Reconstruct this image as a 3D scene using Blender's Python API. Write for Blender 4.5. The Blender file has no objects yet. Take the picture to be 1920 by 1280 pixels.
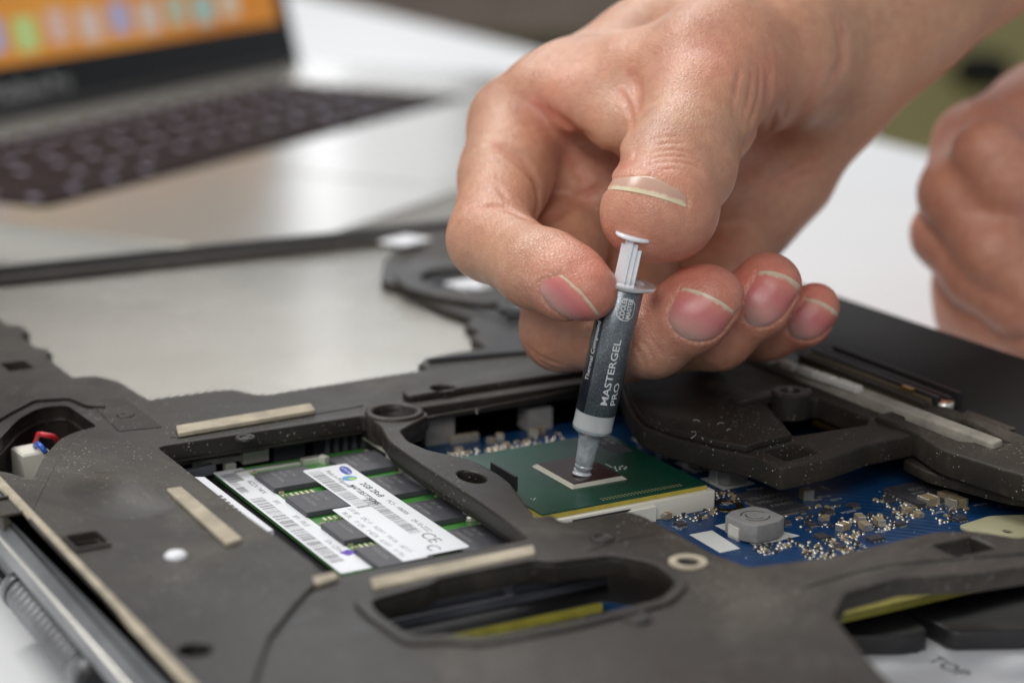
import bpy, bmesh, math, random
import numpy as np
from mathutils import Vector, Matrix
from mathutils.bvhtree import BVHTree
from mathutils import noise as mnoise

random.seed(7)
rng = np.random.default_rng(11)
S = 0.001                       # lengths below are millimetres

# ------------------------------------------------------------------ camera
CR = np.array([[0.87183014, -0.4897424, 0.00803676],
               [-0.11991689, -0.22932494, -0.96593479],
               [0.47490225, 0.84116732, -0.25866078]])      # rows: right, down, forward
CC = np.array([-177.31025867, -302.07514939, 127.34172781])
CF = 3707.07
scene = bpy.context.scene
cam_d = bpy.data.cameras.new('camera')
cam = bpy.data.objects.new('camera', cam_d)
scene.collection.objects.link(cam)
_m = Matrix(((CR[0][0], -CR[1][0], -CR[2][0], CC[0]*S),
             (CR[0][1], -CR[1][1], -CR[2][1], CC[1]*S),
             (CR[0][2], -CR[1][2], -CR[2][2], CC[2]*S),
             (0, 0, 0, 1)))
cam.matrix_world = _m
cam_d.sensor_width = 36.0
cam_d.lens = CF * 36.0 / 1920.0
cam_d.clip_start = 0.01
cam_d.clip_end = 60.0
cam_d.dof.use_dof = True
cam_d.dof.focus_distance = 0.384
cam_d.dof.aperture_fstop = 9.2
scene.camera = cam

# ------------------------------------------------------------------ world, lamps, exposure
world = bpy.data.worlds.new('World')
scene.world = world
world.use_nodes = True
wn = world.node_tree
wn.nodes['Background'].inputs[0].default_value = (0.80, 0.84, 0.90, 1)
wn.nodes['Background'].inputs[1].default_value = 0.31


def area_lamp(name, loc, target, sx, sy, power, col):
    d = bpy.data.lights.new(name, 'AREA')
    d.shape = 'RECTANGLE'
    d.size, d.size_y = sx, sy
    d.energy = power
    d.color = col
    o = bpy.data.objects.new(name, d)
    scene.collection.objects.link(o)
    o.location = loc
    o.rotation_euler = (Vector(target) - Vector(loc)).to_track_quat('-Z', 'Y').to_euler()
    return o


area_lamp('ceiling_and_fill_lamp', (-0.45, 0.75, 1.45), (0, 0, 0), 1.0, 0.35, 17.0, (1.0, 0.97, 0.92))
area_lamp('ceiling_and_fill_lamp', (-0.85, -0.95, 0.85), (0, 0, 0.03), 0.9, 0.5, 10.0, (1.0, 0.97, 0.93))  # front left fill light, set low to brighten faces turned to the camera
_wd = CR.T @ np.array([(606-960)/CF, 0.0, 1.0]); _wd[2] = 0; _wd /= np.linalg.norm(_wd)
_wp = CC*S + _wd*3.6
area_lamp('window_light', (_wp[0], _wp[1], 0.95), (CC[0]*S, CC[1]*S, 0.3), 0.07, 1.5, 0.5, (0.95, 0.96, 1.0))
_wd = CR.T @ np.array([(715-960)/CF, 0.0, 1.0]); _wd[2] = 0; _wd /= np.linalg.norm(_wd)
_wp = CC*S + _wd*3.8
area_lamp('window_light', (_wp[0], _wp[1], 1.0), (CC[0]*S, CC[1]*S, 0.3), 0.34, 1.6, 1.6, (0.93, 0.96, 1.0))
area_lamp('ceiling_and_fill_lamp', (0.7, 1.5, 1.7), (0.4, 0.9, 0), 0.8, 0.8, 15.0, (1.0, 0.98, 0.95))  # fill light added to brighten the far end of the table

scene.view_settings.view_transform = 'Standard'
scene.view_settings.look = 'None'
scene.view_settings.exposure = 0.0
scene.view_settings.gamma = 1.0
scene.cycles.use_denoising = True
scene.cycles.max_bounces = 8


# ------------------------------------------------------------------ geometry helpers
def at(px, py, z):
    """Point on the level plane at height z that stands at this place of the photograph."""
    d = CR.T @ np.array([(px-960)/CF, (py-640)/CF, 1.0])
    return CC + d*(z - CC[2])/d[2]


def dep(px, py, s):
    """Point at distance s in front of the camera."""
    return CC + CR.T @ np.array([(px-960)/CF, (py-640)/CF, 1.0])*s


def link_mesh(name, me, mat=None, parent=None, smooth=False):
    if mat is not None:
        for m in (mat if isinstance(mat, (list, tuple)) else [mat]):
            me.materials.append(m)
    if smooth:
        me.polygons.foreach_set('use_smooth', [True]*len(me.polygons))
    o = bpy.data.objects.new(name, me)
    scene.collection.objects.link(o)
    if parent is not None:
        o.parent = parent
        if parent.parent is not None:
            o.matrix_parent_inverse = Matrix.Identity(4)
    return o


def mesh_of(name, verts, faces):
    me = bpy.data.meshes.new(name)
    v = np.asarray(verts, dtype=float)*S
    me.from_pydata(v.tolist(), [], faces)
    me.update()
    return me


def tag(o, label=None, cat=None, group=None, kind=None):
    if label: o['label'] = label
    if cat: o['category'] = cat
    if group: o['group'] = group
    if kind: o['kind'] = kind
    return o


def thing(name, label, cat, loc=(0, 0, 0), group=None):
    o = bpy.data.objects.new(name, None)
    o.empty_display_size = 0.01
    scene.collection.objects.link(o)
    o.location = Vector(loc)*S
    return tag(o, label, cat, group)


class MB:
    """collects simple solids in world millimetres, builds one mesh"""
    def __init__(self):
        self.v, self.f, self.mi = [], [], []

    def add(self, verts, faces, mi=0):
        n = len(self.v)
        self.v.extend([tuple(map(float, p)) for p in verts])
        self.f.extend([tuple(i+n for i in f) for f in faces])
        self.mi.extend([mi]*len(faces))

    def box(self, cx, cy, z0, sx, sy, h, ang=0.0, ch=0.0, mi=0):
        """box standing on z0; ch = chamfer of its top edge"""
        ca, sa = math.cos(ang), math.sin(ang)
        def ring(ax, ay, z):
            return [(cx+ca*x-sa*y, cy+sa*x+ca*y, z) for x, y in ((-ax, -ay), (ax, -ay), (ax, ay), (-ax, ay))]
        a, b = sx/2, sy/2
        if ch <= 0:
            vs = ring(a, b, z0)+ring(a, b, z0+h); k = 2
        else:
            vs = ring(a, b, z0)+ring(a, b, z0+h-ch)+ring(a-ch, b-ch, z0+h); k = 3
        fs = [(3, 2, 1, 0)]
        for r in range(k-1):
            for i in range(4):
                j = (i+1) % 4
                fs.append((r*4+i, r*4+j, r*4+4+j, r*4+4+i))
        t = (k-1)*4
        fs.append((t, t+1, t+2, t+3))
        self.add(vs, fs, mi)

    def lathe(self, prof, c, axis=(0, 0, 1), n=24, mi=0, cap=True):
        """prof: list of (r, h) along the axis from c"""
        ax = Vector(axis).normalized()
        u = ax.orthogonal().normalized(); w = ax.cross(u)
        c = Vector(tuple(map(float, c)))
        vs, fs = [], []
        for r, h in prof:
            for i in range(n):
                a = 2*math.pi*i/n
                vs.append(tuple(c+ax*h+(u*math.cos(a)+w*math.sin(a))*r))
        for k in range(len(prof)-1):
            for i in range(n):
                j = (i+1) % n
                fs.append((k*n+i, k*n+j, k*n+n+j, k*n+n+i))
        if cap:
            fs.append(tuple(reversed(range(n))))
            fs.append(tuple(range((len(prof)-1)*n, len(prof)*n)))
        self.add(vs, fs, mi)

    def tube(self, pts, r, n=8, mi=0):
        pts = [Vector(tuple(map(float, p))) for p in pts]
        vs, fs = [], []
        up = Vector((0, 0, 1))
        for i, p in enumerate(pts):
            t = (pts[min(i+1, len(pts)-1)]-pts[max(i-1, 0)]).normalized()
            a = t.cross(up)
            a = a.normalized() if a.length > 1e-4 else t.orthogonal().normalized()
            b = t.cross(a)
            for k in range(n):
                q = 2*math.pi*k/n
                vs.append(tuple(p+(a*math.cos(q)+b*math.sin(q))*r))
        for i in range(len(pts)-1):
            for k in range(n):
                j = (k+1) % n
                fs.append((i*n+k, i*n+n+k, i*n+n+j, i*n+j))
        fs.append(tuple(range(n))); fs.append(tuple(reversed(range((len(pts)-1)*n, len(pts)*n))))
        self.add(vs, fs, mi)

    def build(self, name, mat, parent=None, smooth=False):
        off = Vector((0, 0, 0))
        me = mesh_of(name, self.v, self.f)
        if isinstance(mat, (list, tuple)) and any(self.mi):
            pass
        o = link_mesh(name, me, mat, parent, smooth)
        if any(self.mi):
            me.polygons.foreach_set('material_index', self.mi)
        if parent is not None:
            o.matrix_parent_inverse = world_inv(parent)
        return o


def world_inv(parent):
    """all meshes are written in world millimetres: undo the parents' placement"""
    m = Matrix.Identity(4)
    p = parent
    while p is not None:
        m = (Matrix.Translation(p.location) if p.type == 'EMPTY' else Matrix.Identity(4)) @ m
        p = p.parent if p.type != 'EMPTY' else None
    return m.inverted() if parent.type == 'EMPTY' else Matrix.Identity(4)


def smooth_by_angle(me, ang=40):
    bm = bmesh.new(); bm.from_mesh(me)
    for f in bm.faces: f.smooth = True
    for e in bm.edges:
        if len(e.link_faces) == 2 and e.calc_face_angle(0) > math.radians(ang):
            e.smooth = False
    bm.to_mesh(me); bm.free()


def plate(name, outline, holes, z0, z1, mat, parent=None, bevel=0.4, res=2):
    """flat plate with holes: closed outlines in world xy (mm), from z0 up to z1, rounded edges"""
    cu = bpy.data.curves.new(name, 'CURVE')
    cu.dimensions = '2D'
    cu.fill_mode = 'BOTH'
    h = (z1-z0)/2*S
    cu.extrude = max(h-bevel*S, 0.0)
    cu.bevel_depth = bevel*S
    cu.bevel_resolution = res
    cu.offset = -bevel*S
    for ring in [outline]+list(holes):
        sp = cu.splines.new('POLY')
        sp.points.add(len(ring)-1)
        for p, q in zip(sp.points, ring):
            p.co = (q[0]*S, q[1]*S, 0, 1)
        sp.use_cyclic_u = True
    tmp = bpy.data.objects.new('tmp', cu)
    scene.collection.objects.link(tmp)
    dg = bpy.context.evaluated_depsgraph_get()
    me = bpy.data.meshes.new_from_object(tmp.evaluated_get(dg))
    bpy.data.objects.remove(tmp); bpy.data.curves.remove(cu)
    me.name = name
    me.materials.clear()
    me.transform(Matrix.Translation((0, 0, (z0+z1)/2*S)))
    smooth_by_angle(me, 35)
    o = link_mesh(name, me, mat, parent)
    if parent is not None: o.matrix_parent_inverse = world_inv(parent)
    return o


def pxring(z, pts):
    return [tuple(at(x, y, z)[:2]) for x, y in pts]


def rounded(ring, r, n=4):
    """round the corners of a polygon"""
    out = []
    N = len(ring)
    for i in range(N):
        p = Vector(ring[i]); a = Vector(ring[i-1]); b = Vector(ring[(i+1) % N])
        da, db = (a-p), (b-p)
        rr = min(r, da.length*0.45, db.length*0.45)
        pa, pb = p+da.normalized()*rr, p+db.normalized()*rr
        for k in range(n+1):
            t = k/n
            q = pa*(1-t)**2+p*2*t*(1-t)+pb*t*t
            out.append((q.x, q.y))
    return out


def circle(cx, cy, rx, ry=None, n=28, ang=0):
    ry = ry or rx
    ca, sa = math.cos(ang), math.sin(ang)
    return [(cx+ca*rx*math.cos(t)-sa*ry*math.sin(t), cy+sa*rx*math.cos(t)+ca*ry*math.sin(t))
            for t in [2*math.pi*i/n for i in range(n)]]


def rect(x0, y0, x1, y1):
    return [(x0, y0), (x1, y0), (x1, y1), (x0, y1)]


def text_mesh(txt, size, space=1.0, bold=0.0, xscale=1.0):
    """flat triangulated letters, baseline at y=0, in mm; returns verts (n,2), faces"""
    cu = bpy.data.curves.new('t', 'FONT')
    cu.body = txt
    cu.size = size
    cu.space_character = space
    cu.offset = bold
    cu.resolution_u = 3
    ob = bpy.data.objects.new('t', cu)
    scene.collection.objects.link(ob)
    dg = bpy.context.evaluated_depsgraph_get()
    me = bpy.data.meshes.new_from_object(ob.evaluated_get(dg))
    bpy.data.objects.remove(ob); bpy.data.curves.remove(cu)
    v = np.array([tuple(p.co)[:2] for p in me.vertices]) if len(me.vertices) else np.zeros((0, 2))
    f = [tuple(p.vertices) for p in me.polygons]
    bpy.data.meshes.remove(me)
    if len(v): v[:, 0] *= xscale
    return v, f

# ------------------------------------------------------------------ materials
def new_mat(name):
    m = bpy.data.materials.new(name)
    m.use_nodes = True
    nt = m.node_tree
    return m, nt, nt.nodes['Principled BSDF'], nt.links


def setp(b, **k):
    names = {'col': 'Base Color', 'rough': 'Roughness', 'metal': 'Metallic', 'ior': 'IOR', 'spec': 'Specular IOR Level',
             'trans': 'Transmission Weight', 'sss': 'Subsurface Weight', 'coat': 'Coat Weight', 'coatr': 'Coat Roughness',
             'alpha': 'Alpha', 'sheen': 'Sheen Weight'}
    for a, v in k.items():
        if a == 'col' and len(v) == 3: v = (*v, 1)
        b.inputs[names[a]].default_value = v


def noise(nt, scale, detail=4, rough=0.5, vec=None, dist=0.0):
    n = nt.nodes.new('ShaderNodeTexNoise')
    n.inputs['Scale'].default_value = scale
    n.inputs['Detail'].default_value = detail
    n.inputs['Roughness'].default_value = rough
    n.inputs['Distortion'].default_value = dist
    if vec is not None: nt.links.new(vec, n.inputs['Vector'])
    return n


def ramp(nt, fac, stops):
    r = nt.nodes.new('ShaderNodeValToRGB')
    nt.links.new(fac, r.inputs['Fac'])
    e = r.color_ramp.elements
    while len(e) < len(stops): e.new(0.5)
    for i, (p, c) in enumerate(stops):
        e[i].position = p
        e[i].color = (*c, 1) if len(c) == 3 else c
    return r


def bump(nt, height, dist, strength=1.0, normal=None):
    b = nt.nodes.new('ShaderNodeBump')
    b.inputs['Strength'].default_value = strength
    b.inputs['Distance'].default_value = dist
    nt.links.new(height, b.inputs['Height'])
    if normal is not None: nt.links.new(normal, b.inputs['Normal'])
    return b


def mixc(nt, fac, a, b, mode='MIX'):
    m = nt.nodes.new('ShaderNodeMix')
    m.data_type = 'RGBA'
    m.blend_type = mode
    for s, v in ((m.inputs[0], fac), (m.inputs[6], a), (m.inputs[7], b)):
        if hasattr(v, 'is_output') or hasattr(v, 'links'):
            nt.links.new(v, s)
        elif isinstance(v, (int, float)):
            s.default_value = v
        else:
            s.default_value = (*v, 1) if len(v) == 3 else v
    return m.outputs[2]


def mathn(nt, op, a, b=None, clamp=False):
    m = nt.nodes.new('ShaderNodeMath')
    m.operation = op
    m.use_clamp = clamp
    for s, v in ((m.inputs[0], a), (m.inputs[1], b)):
        if v is None: continue
        if isinstance(v, (int, float)): s.default_value = v
        else: nt.links.new(v, s)
    return m.outputs[0]


def objco(nt):
    return nt.nodes.new('ShaderNodeTexCoord').outputs['Object']


def simple(name, col, rough=0.5, metal=0.0, var=0.0, vscale=200, bmp=0.0, bscale=1500, **k):
    m, nt, b, L = new_mat(name)
    setp(b, col=col, rough=rough, metal=metal, **k)
    co = objco(nt)
    if var > 0:
        n = noise(nt, vscale, 5, 0.6, co)
        r = ramp(nt, n.outputs[0], [(0.3, tuple(c*(1-var) for c in col)), (0.7, tuple(min(1, c*(1+var)) for c in col))])
        L.new(r.outputs[0], b.inputs['Base Color'])
    if bmp > 0:
        n2 = noise(nt, bscale, 3, 0.6, co)
        L.new(bump(nt, n2.outputs[0], bmp*S).outputs[0], b.inputs['Normal'])
    return m


M = {}


def skin_material(name, base, red, coords_scale=1.0):
    m, nt, b, L = new_mat(name)
    co = objco(nt)
    n1 = noise(nt, 45, 4, 0.6, co)
    n2 = noise(nt, 380, 4, 0.65, co)
    c1 = ramp(nt, n1.outputs[0], [(0.32, (base[0]*0.86, base[1]*0.86, base[2]*0.92)), (0.5, base), (0.68, (base[0]*1.08, base[1]*1.0, base[2]*0.98))])
    at_ = nt.nodes.new('ShaderNodeAttribute'); at_.attribute_name = 'redness'
    c2 = mixc(nt, at_.outputs['Fac'], c1.outputs[0], red)
    mot = ramp(nt, n2.outputs[0], [(0.35, (0.93, 0.86, 0.85)), (0.65, (1.05, 1.06, 1.04))])
    c3 = mixc(nt, 1.0, c2, mot.outputs[0], 'MULTIPLY')
    at2 = nt.nodes.new('ShaderNodeAttribute'); at2.attribute_name = 'dryness'
    v2 = nt.nodes.new('ShaderNodeTexVoronoi'); v2.feature = 'DISTANCE_TO_EDGE'
    v2.inputs['Scale'].default_value = 2300; L.new(co, v2.inputs['Vector'])
    dn = noise(nt, 1700, 5, 0.7, co)
    flake = ramp(nt, dn.outputs[0], [(0.52, (0, 0, 0)), (0.66, (1, 1, 1))])
    df = mathn(nt, 'MULTIPLY', at2.outputs['Fac'], flake.outputs[0])
    c4 = mixc(nt, df, c3, (0.78, 0.64, 0.52))
    L.new(c4, b.inputs['Base Color'])
    setp(b, rough=0.42, sss=0.28, spec=0.6)
    b.inputs['Subsurface Radius'].default_value = (1.0, 0.35, 0.18)
    b.inputs['Subsurface Scale'].default_value = 0.0022
    # skin relief: fine polygonal cells, pores, soft wrinkles
    v = nt.nodes.new('ShaderNodeTexVoronoi'); v.feature = 'DISTANCE_TO_EDGE'
    v.inputs['Scale'].default_value = 1250
    wob = noise(nt, 900, 3, 0.5, co)
    vm = nt.nodes.new('ShaderNodeVectorMath'); vm.operation = 'MULTIPLY_ADD'
    L.new(wob.outputs['Color'], vm.inputs[0]); vm.inputs[1].default_value = (0.0007,)*3; L.new(co, vm.inputs[2])
    L.new(vm.outputs[0], v.inputs['Vector'])
    cells = ramp(nt, v.outputs['Distance'], [(0.0, (0, 0, 0)), (0.18, (1, 1, 1))])
    n4 = noise(nt, 520, 4, 0.6, co)
    h = mathn(nt, 'ADD', mathn(nt, 'MULTIPLY', cells.outputs[0], 0.45), mathn(nt, 'MULTIPLY', n4.outputs[0], 1.6))
    bp = bump(nt, h, 0.10*S)
    L.new(bp.outputs[0], b.inputs['Normal'])
    rr = ramp(nt, n2.outputs[0], [(0.3, (0.29,)*3), (0.7, (0.47,)*3)])
    L.new(rr.outputs[0], b.inputs['Roughness'])
    return m

# ------------------------------------------------------------------ hands: one smooth body from blended tapering limbs
def smin(a, b, k):
    h = np.maximum(k-np.abs(a-b), 0.0)/k
    return np.minimum(a, b)-h*h*k*0.25


def cone(P, a, b, ra, rb, flat=None):
    """tapering limb between a and b; flat=(axis, q): thickness along the axis scaled by q"""
    a = np.asarray(a, float); b = np.asarray(b, float)
    ba = b-a
    pa = P-a
    h = np.clip(pa@ba/(ba@ba), 0, 1)
    d = pa-h[:, None]*ba
    r = ra+(rb-ra)*h
    if flat is not None:
        ax, q = flat
        ax = np.asarray(ax, float); ax = ax/np.linalg.norm(ax)
        t = d@ax
        d = d+np.outer(t*(1/q-1), ax)
    return (np.linalg.norm(d, axis=1)-r)


def limb(P, pts, k=3.0, flat=None):
    """pts: list of (point, radius)"""
    out = None
    for (a, ra), (b, rb) in zip(pts[:-1], pts[1:]):
        d = cone(P, a, b, ra, rb, flat)
        out = d if out is None else smin(out, d, k)
    return out


def ball(P, c, r, sc=(1, 1, 1)):
    return np.linalg.norm((P-np.asarray(c, float))/np.asarray(sc, float), axis=1)-r


def seg_dist(P, pts):
    out = None
    for a, b in zip(pts[:-1], pts[1:]):
        ba = b-a; pa = P-a
        h = np.clip(pa@ba/(ba@ba), 0, 1)
        d = np.linalg.norm(pa-h[:, None]*ba, axis=1)
        out = d if out is None else np.minimum(out, d)
    return out


def surface_nets(fn, lo, hi, step):
    lo = np.asarray(lo, float); hi = np.asarray(hi, float)
    n = np.ceil((hi-lo)/step).astype(int)+1
    xs = [lo[i]+step*np.arange(n[i]) for i in range(3)]
    # coarse pass first, fine values only near the surface
    q = 5
    nb = (n+q-1)//q
    g = np.stack(np.meshgrid(*[lo[i]+step*(np.arange(nb[i])*q+(q-1)/2) for i in range(3)], indexing='ij'), -1)
    cv0 = fn(g.reshape(-1, 3)).reshape(nb)
    V = np.repeat(np.repeat(np.repeat(cv0, q, 0), q, 1), q, 2)[:n[0], :n[1], :n[2]].copy()
    blk = np.abs(cv0) < step*q*1.25+2.0
    m = np.repeat(np.repeat(np.repeat(blk, q, 0), q, 1), q, 2)[:n[0], :n[1], :n[2]]
    ii = np.argwhere(m)
    V[m] = fn(lo+step*ii)
    inside = V < 0
    c = [V[dx:n[0]-1+dx, dy:n[1]-1+dy, dz:n[2]-1+dz] for dx in (0, 1) for dy in (0, 1) for dz in (0, 1)]
    ci = np.stack([q < 0 for q in c], 0)
    s = ci.sum(0)
    act = (s > 0) & (s < 8)
    idx = -np.ones(act.shape, int)
    cells = np.argwhere(act)
    idx[tuple(cells.T)] = np.arange(len(cells))
    cv = np.stack([q[act] for q in c], 1)
    corner = np.array([(dx, dy, dz) for dx in (0, 1) for dy in (0, 1) for dz in (0, 1)], float)
    acc = np.zeros((len(cells), 3)); cnt = np.zeros(len(cells))
    for a in range(8):
        for b in range(a+1, 8):
            if np.abs(corner[a]-corner[b]).sum() != 1: continue
            m = (cv[:, a] < 0) != (cv[:, b] < 0)
            t = cv[m, a]/(cv[m, a]-cv[m, b])
            acc[m] += corner[a]+(corner[b]-corner[a])*t[:, None]
            cnt[m] += 1
    verts = lo+step*(cells+acc/cnt[:, None])
    faces = []
    for ax in range(3):
        sl0 = [slice(None)]*3; sl1 = [slice(None)]*3
        sl0[ax] = slice(0, n[ax]-1); sl1[ax] = slice(1, n[ax])
        a = inside[tuple(sl0)]; b = inside[tuple(sl1)]
        e = np.argwhere(a != b)
        o1, o2 = [q for q in range(3) if q != ax]
        ok = (e[:, o1] > 0) & (e[:, o2] > 0) & (e[:, o1] < n[o1]-1) & (e[:, o2] < n[o2]-1)
        e = e[ok]
        def cell(d1, d2):
            q = e.copy(); q[:, o1] -= d1; q[:, o2] -= d2
            return idx[tuple(q.T)]
        quad = np.stack([cell(0, 0), cell(1, 0), cell(1, 1), cell(0, 1)], 1)
        flip = a[tuple(e.T)]
        if ax == 1: flip = ~flip
        quad[~flip] = quad[~flip][:, ::-1]
        faces.append(quad)
    return verts, np.concatenate(faces)


def grad(fn, P, e=0.05):
    g = np.empty_like(P)
    for i in range(3):
        d = np.zeros(3); d[i] = e
        g[:, i] = (fn(P+d)-fn(P-d))/(2*e)
    return g


def project(fn, P, it=3):
    for _ in range(it):
        g = grad(fn, P)
        d = fn(P)
        P = P-g*(d/np.maximum((g*g).sum(1), 0.2))[:, None]
    return P


def body_mesh(name, fn, lo, hi, step, levels=1):
    v, f = surface_nets(fn, lo, hi, step)
    v = project(fn, v, 2)
    me = bpy.data.meshes.new(name)
    me.from_pydata((v*S).tolist(), [], f.tolist())
    if levels:
        o = bpy.data.objects.new('tmp', me); scene.collection.objects.link(o)
        md = o.modifiers.new('s', 'SUBSURF'); md.levels = levels
        me2 = bpy.data.meshes.new_from_object(o.evaluated_get(bpy.context.evaluated_depsgraph_get()))
        bpy.data.objects.remove(o); bpy.data.meshes.remove(me)
        me = me2; me.name = name
        n = len(me.vertices)
        co = np.empty(n*3); me.vertices.foreach_get('co', co)
        nr = np.empty(n*3); me.vertices.foreach_get('normal', nr); nr = nr.reshape(-1, 3)
        P = co.reshape(-1, 3)/S
        for _ in range(2):
            P = P-nr*np.clip(fn(P), -1.5, 1.5)[:, None]
        me.vertices.foreach_set('co', (P*S).ravel())
    me.update()
    return me


def attr(me, name, val):
    a = me.attributes.new(name, 'FLOAT', 'POINT')
    a.data.foreach_set('value', np.asarray(val, dtype=np.float32))


def gauss(d, w): return np.exp(-(d/w)**2)


D = dep
CAMR, CAMD, CAMF = CR[0], CR[1], CR[2]

# joints of the right hand (photo place, distance, radius)
TH = [(D(1238, 393, 383), 9.5), (D(1276, 292, 397), 10.5), (D(1311, 212, 408), 11.7), (D(1352, 120, 420), 13.0),
      (D(1455, 100, 440), 16.0), (D(1548, 75, 458), 18.5)]
IX = [(D(1102, 545, 378), 5.8), (D(1062, 529, 382), 6.9), (D(1005, 503, 388), 7.5), (D(920, 447, 406), 8.5), (D(948, 330, 424), 9.6), (D(975, 238, 437), 11.6)]
MI = [(D(1334, 560, 387), 6.5), (D(1298, 590, 388), 7.0), (D(1222, 634, 394), 7.5), (D(1054, 617, 412), 8.3), (D(1048, 455, 438), 10.2), (D(1090, 330, 460), 11.0)]
RI = [(D(1449, 534, 401), 5.9), (D(1420, 570, 402), 6.6), (D(1345, 625, 406), 7.1), (D(1175, 643, 424), 7.9), (D(1185, 520, 450), 9.4), (D(1225, 400, 474), 11.0)]
PK = [(D(1530, 574, 417), 4.9), (D(1506, 596, 418), 5.6), (D(1440, 618, 422), 6.0), (D(1325, 628, 438), 6.8), (D(1340, 540, 456), 8.2), (D(1380, 430, 470), 10.5)]


def body_sdf(P):
    th = limb(P, TH[:4], 4.0)
    # broad fingertip pulp of the thumb, knuckle and the fold of its base
    th = smin(th, cone(P, D(1207, 400, 383), D(1260, 396, 384), 8.0, 8.4), 5.0)
    th = smin(th, cone(P, D(1235, 330, 392), D(1290, 318, 394), 8.4, 8.4), 5.0)
    th = smin(th, limb(P, TH[3:], 8.0), 6.0)
    th = smin(th, cone(P, D(1300, 90, 414), D(1345, 62, 420), 6.0, 8.0), 6.0)
    fing = []
    for F in (IX, MI, RI, PK):
        f = limb(P, F[:4], 3.0)
        f = smin(f, limb(P, F[3:], 3.5), 3.0)
        fing.append(f)
    # pads of the index finger
    fing[0] = smin(fing[0], cone(P, D(1080, 520, 381), D(1040, 496, 386), 5.2, 6.0), 3.0)
    fing[1] = smin(fing[1], cone(P, D(1305, 552, 390), D(1262, 590, 393), 5.6, 6.0), 3.0)
    fing[2] = smin(fing[2], cone(P, D(1432, 525, 404), D(1400, 565, 406), 5.4, 6.0), 3.0)
    # palm: four metacarpals, the heel of the hand and the web of the thumb
    WR = D(1560, 40, 466)
    pal = limb(P, [(IX[5][0], 11.6), (D(1220, 110, 446), 13.5), (D(1480, 40, 456), 16.0)], 4)
    pal = smin(pal, limb(P, [(MI[5][0], 11.0), (D(1330, 190, 460), 12.5), (WR, 17.0)], 4), 8)
    pal = smin(pal, limb(P, [(RI[5][0], 11.0), (D(1400, 270, 472), 12.5), (WR, 17.0)], 4), 8)
    pal = smin(pal, limb(P, [(PK[5][0], 10.5), (D(1455, 320, 474), 13.6), (D(1522, 185, 470), 15.5)], 4), 8)
    web = limb(P, [(D(1000, 158, 430), 5.0), (D(1085, 190, 424), 6.0), (D(1175, 240, 416), 6.0), (D(1230, 260, 408), 5.0)], 4)
    web = smin(web, limb(P, [(D(1060, 150, 434), 8.0), (D(1200, 150, 424), 10.0), (D(1290, 150, 418), 10)], 4), 6)
    pal = smin(pal, web, 6)
    pal = smin(pal, limb(P, [(D(1015, 305, 440), 9.0), (D(1100, 350, 444), 10.0), (D(1190, 430, 458), 10.5)], 4), 5)
    pal = smin(pal, limb(P, [(D(1300, 330, 462), 11.0), (D(1400, 400, 470), 10.0)], 4), 8)
    arm = limb(P, [(D(1545, 80, 464), 21.0), (D(1645, -20, 475), 24.0), (D(1900, -225, 505), 30.0), (D(2500, -635, 600), 36.0)], 8, (CAMF, 0.85))
    pal = smin(pal, arm, 14)
    pal = smin(pal, th, 7)
    for f in fing:
        pal = smin(pal, f, 1.6)
    return pal


def ray_hit(fn, px, py, s0=340.0, s1=520.0):
    """first surface point of a body along the line of sight through photo places px, py"""
    px = np.atleast_1d(np.asarray(px, float)); py = np.atleast_1d(np.asarray(py, float))
    d = np.stack([(px-960)/CF, (py-640)/CF, np.ones_like(px)], 1)@CR
    s = np.full(len(px), s0)
    for _ in range(70):
        s = s+np.clip(fn(CC+d*s[:, None]), -3, 8)*0.8
    return CC+d*s[:, None], (s < s1)


def curve_px(pts, n=6):
    """smooth polyline through photo places"""
    out = []
    N = len(pts)
    for i in range(N-1):
        p0, p1, p2, p3 = (np.array(pts[max(0, min(N-1, j))], float) for j in (i-1, i, i+1, i+2))
        for k in range(n):
            t = k/n
            out.append(0.5*((2*p1)+(-p0+p2)*t+(2*p0-5*p1+4*p2-p3)*t*t+(-p0+3*p1-3*p2+p3)*t**3))
    out.append(np.array(pts[-1], float))
    return np.array(out)


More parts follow.
